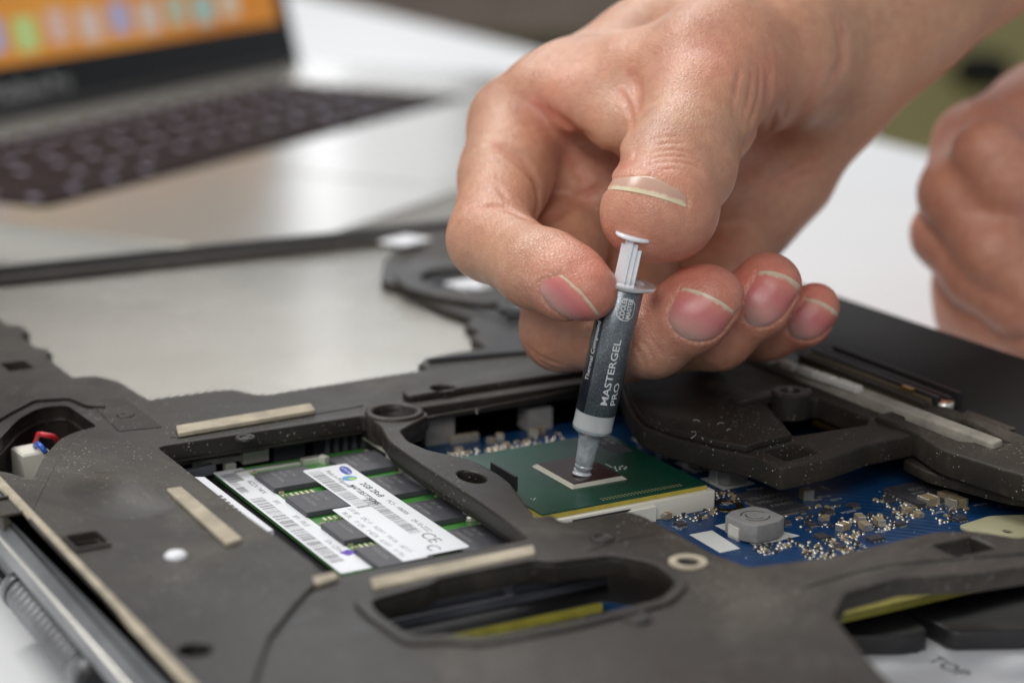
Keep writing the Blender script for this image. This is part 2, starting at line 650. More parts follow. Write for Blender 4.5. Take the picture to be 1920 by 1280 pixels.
# folds and wrinkles: places, depth, width (mm)
CREASES = [
    ([(1000, 190), (1062, 236), (1127, 284), (1172, 312)], 2.2, 1.7),
    ([(925, 268), (975, 300), (1005, 340), (1012, 378), (1006, 412)], 1.8, 1.3),
    ([(1014, 418), (1080, 378), (1146, 346)], 1.5, 1.2),
    ([(882, 392), (940, 388), (1000, 416)], 0.8, 1.0),
    ([(1180, 128), (1192, 165), (1196, 215)], 1.3, 1.6),
    ([(1160, 165), (1180, 205), (1186, 250)], 0.8, 1.0),
    ([(1441, 117), (1440, 190), (1418, 250), (1386, 284)], 1.3, 1.5),
    ([(1426, 120), (1422, 185), (1402, 240)], 0.6, 0.7),
    ([(1410, 130), (1404, 185), (1390, 225)], 0.5, 0.6),
    ([(1575, 50), (1583, 105), (1565, 150)], 1.3, 1.8),
    ([(1212, 291), (1245, 282), (1280, 283), (1310, 296)], 0.32, 0.45),
    ([(1206, 302), (1240, 293), (1285, 294), (1318, 308)], 0.36, 0.45),
    ([(1204, 313), (1240, 304), (1285, 306), (1322, 322)], 0.30, 0.45),
    ([(1222, 275), (1255, 268), (1290, 271)], 0.22, 0.45),
    ([(1215, 262), (1250, 256), (1290, 258)], 0.18, 0.45),
    ([(1350, 446), (1372, 466), (1392, 492)], 1.1, 1.1),
    ([(1300, 500), (1335, 478), (1370, 468)], 0.4, 0.9),
    ([(982, 640), (1010, 668), (1060, 686)], 0.35, 0.6),
    ([(990, 655), (1020, 682), (1060, 698)], 0.3, 0.6),
    ([(1182, 640), (1200, 662), (1210, 690)], 0.25, 0.5),
    ([(1196, 634), (1216, 655), (1228, 684)], 0.25, 0.5),
    ([(1212, 630), (1232, 650), (1244, 676)], 0.2, 0.5),
    ([(1150, 320), (1185, 298), (1196, 270)], 0.3, 0.8),
    ([(1060, 300), (1090, 330), (1105, 372)], 0.8, 1.2),
    ([(1420, 390), (1450, 360), (1500, 330), (1540, 322)], 0.5, 0.9),
    ([(1390, 120), (1380, 170), (1372, 215)], 0.35, 0.6),
    ([(1456, 110), (1458, 180), (1444, 240), (1420, 285)], 0.5, 0.8),
    ([(1474, 120), (1478, 180), (1466, 236)], 0.3, 0.7),
    ([(905, 330), (930, 345), (952, 378)], 0.3, 0.8),
    ([(1030, 210), (1075, 240), (1120, 262)], 0.4, 0.8),
    ([(1236, 320), (1262, 316), (1290, 322)], 0.22, 0.4),
    ([(1540, 120), (1500, 220), (1420, 300), (1380, 330)], 1.2, 2.6),
    ([(1420, 350), (1470, 330), (1530, 290)], 0.6, 1.2),
]
# fingernails: root middle, tip middle, half width vector, roundness of the tip, lift
NAILS = {
    'thumb': ((1221, 339), (1212, 371), (74, 17), -9, 'thumb'),
    'index': ((1028, 572), (1091, 556), (38, 41), 0, 'index'),
    'middle': ((1283, 634), (1330, 563), (50, 24), 0, 'middle'),
    'ring': ((1411, 611), (1464, 524), (40, 16), 0, 'ring'),
    'pinky': ((1490, 634), (1545, 577), (32, 18), 0, 'pinky'),
}


def nail_px(a, b, root, tip, hw, arch):
    root = np.array(root, float); tip = np.array(tip, float); hw = np.array(hw, float)
    w = np.power(np.clip(1-np.power(1-np.clip(b/0.55, 0, 1), 2.3), 0.0, 1), 0.5)*(0.90+0.10*b)
    w = np.maximum(w, 0.12)
    p = root+(tip-root)*b[:, None]+hw*(a*w)[:, None]
    p = p+np.outer((1-a*a)*b*0.10, tip-root)
    if arch: p = p+np.outer((1-a*a), [0, arch])
    return p


CRV = []
def make_creases():
    for pts, dpt, wd in CREASES:
        q = curve_px(pts)
        P3, ok = ray_hit(body_sdf, q[:, 0], q[:, 1])
        CRV.append((P3[ok], dpt, wd, True))
    for nm, (root, tip, hw, arch, _) in NAILS.items():
        t = np.linspace(0, 1, 9)
        a = np.concatenate([-np.ones(9), np.ones(9)]); b = np.concatenate([1-t*0.95, 0.05+t*0.95])
        q = nail_px(a*1.03, b, root, tip, hw, arch)
        P3, ok = ray_hit(body_sdf, q[:, 0], q[:, 1])
        CRV.append((P3[ok], 0.42, 0.55, False))


def hand_sdf(P):
    d = body_sdf(P)
    near = np.abs(d) < 3.0
    if near.any() and CRV:
        Q = P[near]
        add = np.zeros(len(Q))
        for pts, dpt, wd, tpr in CRV:
            m = ((Q > pts.min(0)-3*wd) & (Q < pts.max(0)+3*wd)).all(1)
            if m.any():
                R = Q[m]
                dd = seg_dist(R, pts)
                L2 = 0.3*np.linalg.norm(pts[-1]-pts[0])+0.2
                e = np.minimum(np.linalg.norm(R-pts[0], axis=1), np.linalg.norm(R-pts[-1], axis=1))
                tp = np.clip(e/L2, 0, 1) if tpr else 1.0
                add[m] = np.maximum(add[m], dpt*tp*np.exp(-(dd/wd)**2))
        d[near] = d[near]+add
    return d


def in_blocks(fn, n=60000):
    def g(P):
        out = np.empty(len(P))
        for i in range(0, len(P), n): out[i:i+n] = fn(P[i:i+n])
        return out
    return g


def nail_mesh(key, th=0.32):
    root, tip, hw, arch, _ = NAILS[key]
    nu, nv = 22, 18
    A, B = np.meshgrid(np.linspace(-1, 1, nu), np.linspace(0.0, 1, nv))
    a, b = A.ravel(), B.ravel()
    q = nail_px(a, b, root, tip, hw, arch)
    P, ok = ray_hit(body_sdf, q[:, 0], q[:, 1])
    # the last places may look past the finger: pull them back to the nearest point that lies on it
    dz = (P-CC)@CR[2]
    ok = ok & (np.abs(body_sdf(P)) < 0.15) & (np.abs(dz-np.median(dz)) < 9.0)
    P = P.copy()
    gi = np.where(ok)[0]
    for i in np.where(~ok)[0]:
        P[i] = P[gi[np.argmin(((q[gi]-q[i])**2).sum(1))]]
    g = grad(body_sdf, P); g /= np.linalg.norm(g, axis=1)[:, None]
    edge = np.clip(1-np.maximum(np.abs(a)**4, 0), 0, 1)
    lift = -0.12+0.36*np.minimum(edge, 1)*np.clip(b/0.15, 0, 1)
    top = P+g*(lift)[:, None]
    bot = top-g*th
    n = nu*nv
    v = np.concatenate([top, bot])
    f = []
    for j in range(nv-1):
        for i in range(nu-1):
            k = j*nu+i
            f.append((k, k+1, k+nu+1, k+nu)); f.append((n+k, n+k+nu, n+k+nu+1, n+k+1))
    for i in range(nu-1):
        f.append((i, n+i, n+i+1, i+1)); k = (nv-1)*nu+i
        f.append((k, k+1, n+k+1, n+k))
    for j in range(nv-1):
        k = j*nu
        f.append((k, k+nu, n+k+nu, n+k)); k += nu-1
        f.append((k, n+k, n+k+nu, k+nu))
    me = mesh_of('fingernail', v, f)
    attr(me, 'along', np.concatenate([b, b]))
    attr(me, 'across', np.concatenate([a, a]))
    bm = bmesh.new(); bm.from_mesh(me); bmesh.ops.recalc_face_normals(bm, faces=bm.faces); bm.to_mesh(me); bm.free()
    return me


def build_hand():
    make_creases()
    pts = np.array([p for F in (TH, IX, MI, RI, PK) for p, r in F]+[D(2400, -500, 585), D(1700, -200, 470)])
    lo = pts.min(0)-26; hi = pts.max(0)+26
    me = body_mesh('hand', in_blocks(hand_sdf), lo, hi, HSTEP, HLEV)
    n = len(me.vertices)
    co = np.empty(n*3); me.vertices.foreach_get('co', co); P = co.reshape(-1, 3)/S
    red = np.zeros(n); dry = np.zeros(n)
    for F, w in ((TH, 0.55), (IX, 0.8), (MI, 0.8), (RI, 0.9), (PK, 0.95)):
        tip = F[0][0]
        red += w*gauss(np.linalg.norm(P-tip, axis=1), 11.5)
        if F is not TH: red += 0.25*gauss(np.linalg.norm(P-F[3][0], axis=1), 13)
    for c, w, r in ((D(1080, 330, 450), 0.35, 22), (D(1400, 160, 415), 0.35, 14), (D(1050, 210, 425), 0.4, 10),
                    (D(1300, 120, 405), 0.3, 12), (D(1430, 420, 460), 0.15, 25)):
        red += w*gauss(np.linalg.norm(P-c, axis=1), r)
    for pts, dpt, wd, tpr in CRV[:-5]:
        m = ((P > pts.min(0)-3*wd) & (P < pts.max(0)+3*wd)).all(1)
        red[m] += 0.30*min(1, dpt*1.3)*gauss(seg_dist(P[m], pts), wd*0.9)
    attr(me, 'redness', np.clip(red, 0, 1))
    for pts, dpt, wd, tpr in CRV[-5:]:
        m = np.linalg.norm(P-pts.mean(0), axis=1) < 20
        dry[m] += 0.75*gauss(seg_dist(P[m], pts), 1.0)
    for c, w, r in ((D(985, 520, 380), 0.55, 5.5), (D(1205, 655, 388), 0.35, 5), (D(1050, 500, 378), 0.25, 5)):
        dry += w*gauss(np.linalg.norm(P-c, axis=1), r)
    attr(me, 'dryness', np.clip(dry, 0, 1))
    return me


def nail_material():
    m, nt, b, L = new_mat('nail')
    al = nt.nodes.new('ShaderNodeAttribute'); al.attribute_name = 'along'
    ac = nt.nodes.new('ShaderNodeAttribute'); ac.attribute_name = 'across'
    co = objco(nt)
    n = noise(nt, 900, 3, 0.6, co)
    # the free edge is pale, the half moon a little lighter than the pink bed
    a2 = mathn(nt, 'ADD', al.outputs['Fac'], mathn(nt, 'MULTIPLY', mathn(nt, 'SUBTRACT', n.outputs[0], 0.5), 0.13))
    r = ramp(nt, a2, [(0.0, (0.55, 0.36, 0.31)), (0.25, (0.58, 0.28, 0.25)), (0.6, (0.60, 0.19, 0.19)), (0.90, (0.66, 0.23, 0.19)), (0.945, (0.64, 0.50, 0.36)), (1.0, (0.68, 0.57, 0.43))])
    L.new(r.outputs[0], b.inputs['Base Color'])
    setp(b, rough=0.26, sss=0.15, spec=0.5)
    b.inputs['Subsurface Radius'].default_value = (1.0, 0.4, 0.3); b.inputs['Subsurface Scale'].default_value = 0.001
    w = nt.nodes.new('ShaderNodeTexWave'); w.inputs['Scale'].default_value = 6
    cx = nt.nodes.new('ShaderNodeCombineXYZ'); L.new(ac.outputs['Fac'], cx.inputs[0]); L.new(cx.outputs[0], w.inputs['Vector'])
    h = mathn(nt, 'ADD', mathn(nt, 'MULTIPLY', w.outputs['Fac'], 0.3), n.outputs[0])
    L.new(bump(nt, h, 0.05*S).outputs[0], b.inputs['Normal'])
    return m


# ------------------------------------------------------------------ materials of the things
def plastic_dusty(name, col, dust=0.5, rough=0.5, spec=0.5):
    m, nt, b, L = new_mat(name)
    co = objco(nt)
    n1 = noise(nt, 28, 5, 0.6, co)
    n0 = noise(nt, 16, 6, 0.7, co, 0.4)
    c0 = ramp(nt, n0.outputs[0], [(0.36, (col[0]*0.75, col[1]*0.72, col[2]*0.78)), (0.5, col), (0.64, (col[0]*1.5, col[1]*1.42, col[2]*1.32))])
    c1 = ramp(nt, n1.outputs[0], [(0.3, (0.8, 0.8, 0.8)), (0.7, (1.2, 1.2, 1.2))])
    c1m = mixc(nt, 1.0, c0.outputs[0], c1.outputs[0], 'MULTIPLY')
    # scattered specks of dust
    v = nt.nodes.new('ShaderNodeTexVoronoi'); v.inputs['Scale'].default_value = 1500; L.new(co, v.inputs['Vector'])
    v.inputs['Randomness'].default_value = 1.0
    dots = ramp(nt, v.outputs['Distance'], [(0.14, (1, 1, 1)), (0.30, (0, 0, 0))])
    pick = ramp(nt, v.outputs['Color'], [(0.60, (0, 0, 0)), (0.85, (1, 1, 1))])
    n2 = noise(nt, 60, 4, 0.65, co)
    area = ramp(nt, n2.outputs[0], [(0.44, (0.04,)*3), (0.64, (1, 1, 1))])
    f = mathn(nt, 'MULTIPLY', mathn(nt, 'MULTIPLY', dots.outputs[0], pick.outputs[0]), area.outputs[0])
    f = mathn(nt, 'MULTIPLY', f, dust)
    n3 = noise(nt, 14, 6, 0.75, co, 0.6)
    film = ramp(nt, n3.outputs[0], [(0.52, (0, 0, 0)), (0.75, (1, 1, 1))])
    film2 = mathn(nt, 'MULTIPLY', film.outputs[0], 0.42*dust)
    c2 = mixc(nt, film2, c1m, (0.22, 0.20, 0.165))
    c3 = mixc(nt, f, c2, (0.66, 0.64, 0.58))
    L.new(c3, b.inputs['Base Color'])
    setp(b, spec=spec)
    rr = ramp(nt, n0.outputs[0], [(0.35, (rough-0.14,)*3), (0.65, (rough+0.14,)*3)])
    L.new(rr.outputs[0], b.inputs['Roughness'])
    n4 = noise(nt, 2600, 3, 0.6, co)
    h = mathn(nt, 'ADD', n4.outputs[0], mathn(nt, 'MULTIPLY', f, 1.5))
    L.new(bump(nt, h, 0.05*S).outputs[0], b.inputs['Normal'])
    return m


def plate_metal(name):
    m, nt, b, L = new_mat(name)
    co = objco(nt)
    n1 = noise(nt, 18, 5, 0.6, co)
    c = ramp(nt, n1.outputs[0], [(0.3, (0.44, 0.43, 0.39)), (0.7, (0.52, 0.51, 0.47))])
    n3 = noise(nt, 70, 3, 0.7, co)
    sm = ramp(nt, n3.outputs[0], [(0.66, (1, 1, 1)), (0.74, (1.25, 1.2, 1.15))])
    L.new(mixc(nt, 1.0, c.outputs[0], sm.outputs[0], 'MULTIPLY'), b.inputs['Base Color'])
    setp(b, metal=0.55, rough=0.3)
    rr = ramp(nt, n1.outputs[0], [(0.3, (0.13,)*3), (0.7, (0.18,)*3)])
    L.new(rr.outputs[0], b.inputs['Roughness'])
    # embossed dot pattern
    mp = nt.nodes.new('ShaderNodeMapping'); mp.inputs['Scale'].default_value = (1/0.0016, 1/0.0016, 0.0); L.new(co, mp.inputs['Vector'])
    mp.inputs['Rotation'].default_value = (0, 0, math.radians(45))
    v = nt.nodes.new('ShaderNodeTexVoronoi'); v.inputs['Scale'].default_value = 1.0; v.inputs['Randomness'].default_value = 0.0
    L.new(mp.outputs[0], v.inputs['Vector'])
    d = ramp(nt, v.outputs['Distance'], [(0.1, (1, 1, 1)), (0.5, (0, 0, 0))])
    L.new(bump(nt, d.outputs[0], 0.22*S, 0.7).outputs[0], b.inputs['Normal'])
    return m


def board_mat(name, col, trace, scale=1/0.0011, rough=0.35, fac=0.5, vias=True):
    """solder mask with copper traces showing through it"""
    m, nt, b, L = new_mat(name)
    co = objco(nt)
    n1 = noise(nt, 90, 3, 0.5, co)
    c1 = ramp(nt, n1.outputs[0], [(0.3, tuple(c*0.8 for c in col)), (0.7, tuple(c*1.25 for c in col))])
    w = nt.nodes.new('ShaderNodeTexWave'); w.wave_type = 'BANDS'; w.bands_direction = 'DIAGONAL'
    w.inputs['Scale'].default_value = scale*0.25; w.inputs['Distortion'].default_value = 6.0
    w.inputs['Detail'].default_value = 1.0; w.inputs['Detail Scale'].default_value = 0.15
    L.new(co, w.inputs['Vector'])
    t = ramp(nt, w.outputs['Fac'], [(0.55, (0, 0, 0)), (0.7, (1, 1, 1))])
    n2 = noise(nt, 60, 2, 0.5, co)
    ar = ramp(nt, n2.outputs[0], [(0.45, (0, 0, 0)), (0.6, (1, 1, 1))])
    f = mathn(nt, 'MULTIPLY', mathn(nt, 'MULTIPLY', t.outputs[0], ar.outputs[0]), fac)
    c2 = mixc(nt, f, c1.outputs[0], trace)
    out = c2
    if vias:
        v = nt.nodes.new('ShaderNodeTexVoronoi'); v.inputs['Scale'].default_value = 700; L.new(co, v.inputs['Vector'])
        dots = ramp(nt, v.outputs['Distance'], [(0.12, (1, 1, 1)), (0.18, (0, 0, 0))])
        pick = ramp(nt, v.outputs['Color'], [(0.80, (0, 0, 0)), (0.86, (1, 1, 1))])
        out = mixc(nt, mathn(nt, 'MULTIPLY', dots.outputs[0], pick.outputs[0]), c2, (0.45, 0.50, 0.50))
    L.new(out, b.inputs['Base Color'])
    setp(b, rough=rough, spec=0.5)
    L.new(bump(nt, f, 0.03*S).outputs[0], b.inputs['Normal'])
    return m


M['skin'] = skin_material('skin', (0.585, 0.325, 0.21), (0.66, 0.22, 0.165))
M['nail'] = nail_material()
M['frame'] = plastic_dusty('dark_frame_plastic', (0.023, 0.0195, 0.016), 0.85, 0.46, 0.36)
M['frame_dust'] = plastic_dusty('very_dusty_plastic', (0.024, 0.0205, 0.0165), 1.0, 0.56, 0.28)
M['wall'] = simple('black_palm_plastic', (0.010, 0.010, 0.011), 0.65, var=0.2, vscale=40, spec=0.25)
M['plate'] = plate_metal('embossed_aluminium')
M['blue'] = board_mat('blue_solder_mask', (0.006, 0.040, 0.125), (0.03, 0.12, 0.26), fac=0.4, rough=0.35)
M['green'] = board_mat('green_substrate', (0.006, 0.050, 0.030), (0.012, 0.085, 0.05), scale=1/0.0006, fac=0.45, rough=0.22, vias=False)
M['ram_green'] = board_mat('memory_board_green', (0.055, 0.22, 0.045), (0.10, 0.32, 0.08), scale=1/0.0007, fac=0.6, rough=0.35, vias=False)
M['yellow_edge'] = simple('yellow_laminate', (0.30, 0.27, 0.035), 0.5, var=0.2, vscale=300)
M['ivory'] = simple('ivory_socket_plastic', (0.74, 0.72, 0.63), 0.45, var=0.04, vscale=100, bmp=0.02)
M['chip'] = simple('chip_resin', (0.048, 0.048, 0.056), 0.5, var=0.2, vscale=400, bmp=0.04, bscale=5000)
M['silk'] = simple('printed_white', (0.68, 0.70, 0.68), 0.5)
M['greyprint'] = simple('chip_marking', (0.25, 0.25, 0.25), 0.5)
M['ink'] = simple('label_ink', (0.03, 0.03, 0.035), 0.5)
M['inkgrey'] = simple('faded_label_ink', (0.16, 0.16, 0.17), 0.5)
M['blueink'] = simple('blue_ink', (0.02, 0.05, 0.40), 0.4)
M['label'] = simple('white_label', (0.80, 0.82, 0.86), 0.35, var=0.04, vscale=60)
M['solder'] = simple('solder', (0.66, 0.62, 0.52), 0.38, 0.8, var=0.1, vscale=500)
M['steel'] = simple('nickel_steel', (0.78, 0.76, 0.70), 0.35, 0.6, var=0.1, vscale=120)
M['silver'] = simple('silver_paint', (0.20, 0.205, 0.215), 0.36, 0.3, var=0.4, vscale=45)
M['cap'] = simple('ceramic_capacitor', (0.34, 0.26, 0.15), 0.5, var=0.15, vscale=300)
M['ferrite'] = simple('grey_ferrite', (0.26, 0.255, 0.25), 0.7, var=0.15, vscale=500, bmp=0.05, bscale=4000)
M['brass'] = simple('gold_contact', (0.62, 0.42, 0.14), 0.3, 1.0, var=0.1, vscale=300)
M['rubber'] = simple('tan_foam_strip', (0.42, 0.37, 0.28), 0.8, var=0.28, vscale=160, bmp=0.2, bscale=1400)
M['blackp'] = simple('black_plastic', (0.018, 0.018, 0.02), 0.45, var=0.2, vscale=200)
M['bluegrey'] = simple('blue_grey_plastic', (0.028, 0.029, 0.036), 0.6, var=0.2, vscale=100)
M['ribgrey'] = simple('grey_connector_plastic', (0.10, 0.105, 0.125), 0.5, var=0.2, vscale=100)
M['tan'] = simple('pale_olive_laminate', (0.36, 0.35, 0.22), 0.5, var=0.12, vscale=80)
M['gold_edge'] = simple('golden_laminate', (0.44, 0.35, 0.05), 0.45, var=0.15, vscale=300)
M['ram_chip'] = simple('memory_chip_resin', (0.070, 0.070, 0.082), 0.5, var=0.15, vscale=400, bmp=0.04, bscale=5000)
M['copper'] = simple('copper_stud', (0.62, 0.30, 0.18), 0.35, 0.9, var=0.1, vscale=300)
M['red'] = simple('red_wire', (0.60, 0.02, 0.03), 0.35)
M['bluew'] = simple('blue_wire', (0.02, 0.12, 0.55), 0.35)
M['purple'] = simple('purple_ink', (0.10, 0.03, 0.45), 0.5)
M['die'] = simple('polished_silicon', (0.055, 0.030, 0.028), 0.12, 0.35)
M['epoxy'] = simple('pale_epoxy', (0.42, 0.41, 0.35), 0.35)
M['white_plastic'] = simple('white_plunger_plastic', (0.84, 0.86, 0.90), 0.3, sss=0.2)
M['white_plastic'].node_tree.nodes['Principled BSDF'].inputs['Subsurface Scale'].default_value = 0.001
M['alu'] = simple('anodised_aluminium', (0.46, 0.45, 0.41), 0.22, 0.45, var=0.02, vscale=20)
M['keycap'] = simple('black_keycap', (0.024, 0.015, 0.015), 0.75, spec=0.15)
M['bezel'] = simple('black_bezel', (0.008, 0.008, 0.008), 0.15)
M['table'] = simple('white_table_laminate', (0.78, 0.795, 0.82), 0.5, var=0.03, vscale=8)
M['floor'] = simple('olive_yellow_floor', (0.52, 0.44, 0.15), 0.8, var=0.12, vscale=2)
M['olive'] = simple('olive_yellow_cloth', (0.30, 0.27, 0.06), 0.8, var=0.12, vscale=10)
M['darkcloth'] = simple('dark_cloth', (0.02, 0.02, 0.015), 0.8)
M['greycloth'] = simple('grey_brown_cloth', (0.55, 0.45, 0.42), 0.8, var=0.2, vscale=8)

# translucent polypropylene of the nozzle, grey paste inside shows through
m, nt, b, L = new_mat('paste_filled_nozzle')
co = objco(nt)
n = noise(nt, 420, 5, 0.65, co, 0.8)
r = ramp(nt, n.outputs[0], [(0.35, (0.30, 0.33, 0.36)), (0.55, (0.40, 0.43, 0.47)), (0.72, (0.52, 0.55, 0.58))])
L.new(r.outputs[0], b.inputs['Base Color']); setp(b, rough=0.12, sss=0.25, coat=0.6, coatr=0.05)
b.inputs['Subsurface Scale'].default_value = 0.0006
L.new(bump(nt, n.outputs[0], 0.08*S).outputs[0], b.inputs['Normal'])
M['nozzle'] = m
m, nt, b, L = new_mat('clear_barrel_end')
setp(b, col=(0.50, 0.53, 0.53), rough=0.15, sss=0.35, coat=0.5)
b.inputs['Subsurface Scale'].default_value = 0.001
M['barrel_end'] = m
m, nt, b, L = new_mat('frosted_flange')
setp(b, col=(0.80, 0.83, 0.86), rough=0.22, trans=0.65, ior=1.45)
M['flange'] = m
m, nt, b, L = new_mat('grey_paste')
setp(b, col=(0.56, 0.59, 0.64), rough=0.22, metal=0.1)
co = objco(nt); n = noise(nt, 900, 3, 0.6, co)
L.new(bump(nt, n.outputs[0], 0.1*S).outputs[0], b.inputs['Normal'])
M['paste'] = m
# printed sleeve of the syringe: metallic flake grey
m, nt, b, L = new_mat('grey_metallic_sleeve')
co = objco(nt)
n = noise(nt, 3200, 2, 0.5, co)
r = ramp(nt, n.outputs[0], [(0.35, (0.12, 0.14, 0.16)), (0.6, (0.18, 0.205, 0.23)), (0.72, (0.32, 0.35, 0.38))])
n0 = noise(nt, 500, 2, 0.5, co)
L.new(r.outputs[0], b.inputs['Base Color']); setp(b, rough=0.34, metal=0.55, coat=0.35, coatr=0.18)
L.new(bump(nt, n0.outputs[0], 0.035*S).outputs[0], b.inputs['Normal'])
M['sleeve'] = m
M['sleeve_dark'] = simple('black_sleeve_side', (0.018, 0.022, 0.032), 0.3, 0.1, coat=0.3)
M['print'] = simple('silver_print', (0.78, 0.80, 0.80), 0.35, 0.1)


def glow(name, col, s):
    m, nt, b, L = new_mat(name)
    setp(b, col=(0, 0, 0), rough=0.3)
    b.inputs['Emission Color'].default_value = (*col, 1)
    b.inputs['Emission Strength'].default_value = s
    return m


m, nt, b, L = new_mat('lit_display')
co = objco(nt)
n = noise(nt, 9, 3, 0.5, co)
r = ramp(nt, n.outputs[0], [(0.35, (0.62, 0.21, 0.02)), (0.65, (0.75, 0.32, 0.05))])
n2 = noise(nt, 16, 5, 0.6, co)
r2 = ramp(nt, n2.outputs[0], [(0.35, (0.10, 0.085, 0.075)), (0.65, (0.20, 0.165, 0.14))])
sx = nt.nodes.new('ShaderNodeSeparateXYZ'); L.new(co, sx.inputs[0])
# the picture on the screen: a dusky ridge above an orange foreground
hz = mathn(nt, 'ADD', sx.outputs['Z'], mathn(nt, 'MULTIPLY', n2.outputs[0], 0.016))
k = ramp(nt, mathn(nt, 'MULTIPLY', mathn(nt, 'SUBTRACT', hz, 0.052), 40.0, True), [(0.0, (0, 0, 0)), (1.0, (1, 1, 1))])
setp(b, col=(0, 0, 0), rough=0.2)
L.new(mixc(nt, k.outputs[0], r.outputs[0], r2.outputs[0]), b.inputs['Emission Color']); b.inputs['Emission Strength'].default_value = 0.72
M['display'] = m

# printed key legends, given a glow to make the highlight spots on the keys
M['legend'] = glow('glowing_legend', (0.75, 0.70, 0.95), 0.55)
m, nt, b, L = new_mat('thumbnail')
setp(b, col=(0.60, 0.40, 0.31), rough=0.28, sss=0.2); b.inputs['Subsurface Scale'].default_value = 0.001
al = nt.nodes.new('ShaderNodeAttribute'); al.attribute_name = 'along'
n = noise(nt, 700, 3, 0.6, objco(nt))
r = ramp(nt, mathn(nt, 'ADD', al.outputs['Fac'], mathn(nt, 'MULTIPLY', mathn(nt, 'SUBTRACT', n.outputs[0], 0.5), 0.3)), [(0.0, (0.80, 0.68, 0.58)), (0.18, (0.60, 0.38, 0.29)), (0.72, (0.60, 0.36, 0.28)), (0.82, (0.74, 0.62, 0.42)), (1.0, (0.78, 0.68, 0.48))])
L.new(r.outputs[0], b.inputs['Base Color'])
M['thumbnail'] = m

# ------------------------------------------------------------------ table, floor, what stands beyond
TZ = -18.0
mb = MB()
tv = [(-1500, -700), (398, -700), (404, 200), (412, 360), (448.5, 782), (478, 1250), (-1500, 1400)]
o = plate('table', rounded(tv, 6, 3), [], TZ-28, TZ, M['table'], None, 1.5, 2)
tag(o, 'white laminate table top that both laptops lie on', 'table')
mb = MB(); mb.box(600, 12000, -760, 50000, 50000, 10)
tag(mb.build('floor', M['floor']), kind='structure')


def slab_px(mb, pts, z, h):
    a = [at(x, y, z) for x, y in pts]
    n = len(a)
    vs = [(p[0], p[1], z-h) for p in a]+[(p[0], p[1], z) for p in a]
    fs = [tuple(reversed(range(n))), tuple(range(n, 2*n))]+[(i, (i+1) % n, n+(i+1) % n, n+i) for i in range(n)]
    mb.add(vs, fs)


# a sofa and a bag on the floor, far beyond the table
sf = at(900, 125, -750); sa_ = -math.atan2(CR[2][0], CR[2][1])
so = thing('sofa', 'grey brown sofa far beyond the table, completely out of focus', 'sofa', (sf[0], sf[1], -750))
ca_, sb_ = math.cos(sa_), math.sin(sa_)
def sofa_box(name, x, y, z, sx, sy, h, ch, mat=None):
    mb = MB(); mb.box(sf[0]+ca_*x-sb_*y, sf[1]+sb_*x+ca_*y, -750+z, sx, sy, h, sa_, ch); mb.build(name, mat or M['greycloth'], so)
sofa_box('seat', -100, 350, 120, 1500, 800, 300, 40)
sofa_box('backrest', -100, 830, 120, 1500, 220, 780, 50)
sofa_box('armrest', -950, 420, 120, 200, 900, 520, 40); sofa_box('armrest', 750, 420, 120, 200, 900, 520, 40)
for x in (-900, 700):
    for y in (60, 800): sofa_box('leg', x, y, 0, 70, 70, 120, 4, M['blackp'])
q = at(1840, 165, -750)
mb = MB()
mb.lathe([(60, 0), (95, 20), (105, 60), (85, 105), (30, 120)], (q[0], q[1], -750), n=24)
tag(mb.build('bag', M['darkcloth'], None, True), 'dark bag standing on the olive yellow floor, out of focus', 'bag')

# ------------------------------------------------------------------ the open laptop behind
E1 = np.array([0.828, 0.560, 0]); E2 = np.array([0.560, -0.828, 0]); KF = np.array([8.0, 351.0, -3.0])
DZ = -3.0


def mac(a, b, z=0.0):
    """a along the hinge, b towards the user, from the near left corner of the keyboard"""
    return KF+E1*a+E2*b+np.array([0, 0, z])


lap = thing('laptop', 'open silver laptop with an orange screen and black keys behind the dismantled one', 'laptop', (60, 420, TZ))
AW = 388.0
ring_ = [tuple(mac(a, b)[:2]) for a, b in ((-30, 110), (AW, 110), (AW, -140), (-30, -140))]
well = [tuple(mac(a, b)[:2]) for a, b in ((-3, 3), (312, 3), (312, -103), (-3, -103))]
plate('deck', rounded(ring_, 10, 6), [rounded(well, 4, 4)], TZ+1, DZ, M['alu'], lap, 1.0, 2)
plate('keyboard_tray', rounded([tuple(mac(a, b)[:2]) for a, b in ((-4, 4), (313, 4), (313, -104), (-4, -104))], 3, 2), [], TZ+3, DZ-2.6, M['bezel'], lap, 0.3, 1)
plate('trackpad', rounded([tuple(mac(a, b)[:2]) for a, b in ((95, 100), (215, 100), (215, 18), (95, 18))], 5, 4), [], DZ, DZ+0.25, M['alu'], lap, 0.1, 1)
ROWS = [[(1, 14)]*1, ]
kg = 21.9
key_rows = [(-96, 11, [21.0]*14), (-79, 17, [20.0]*13+[33]), (-60, 17, [33]+[20.0]*13), (-41, 17, [38]+[20.0]*11+[37]),
            (-22, 17, [48]+[20.0]*10+[48]), (-3, 17, [20, 20, 20, 26, 108, 26, 20, 20, 20, 20])]
key_cache = {}
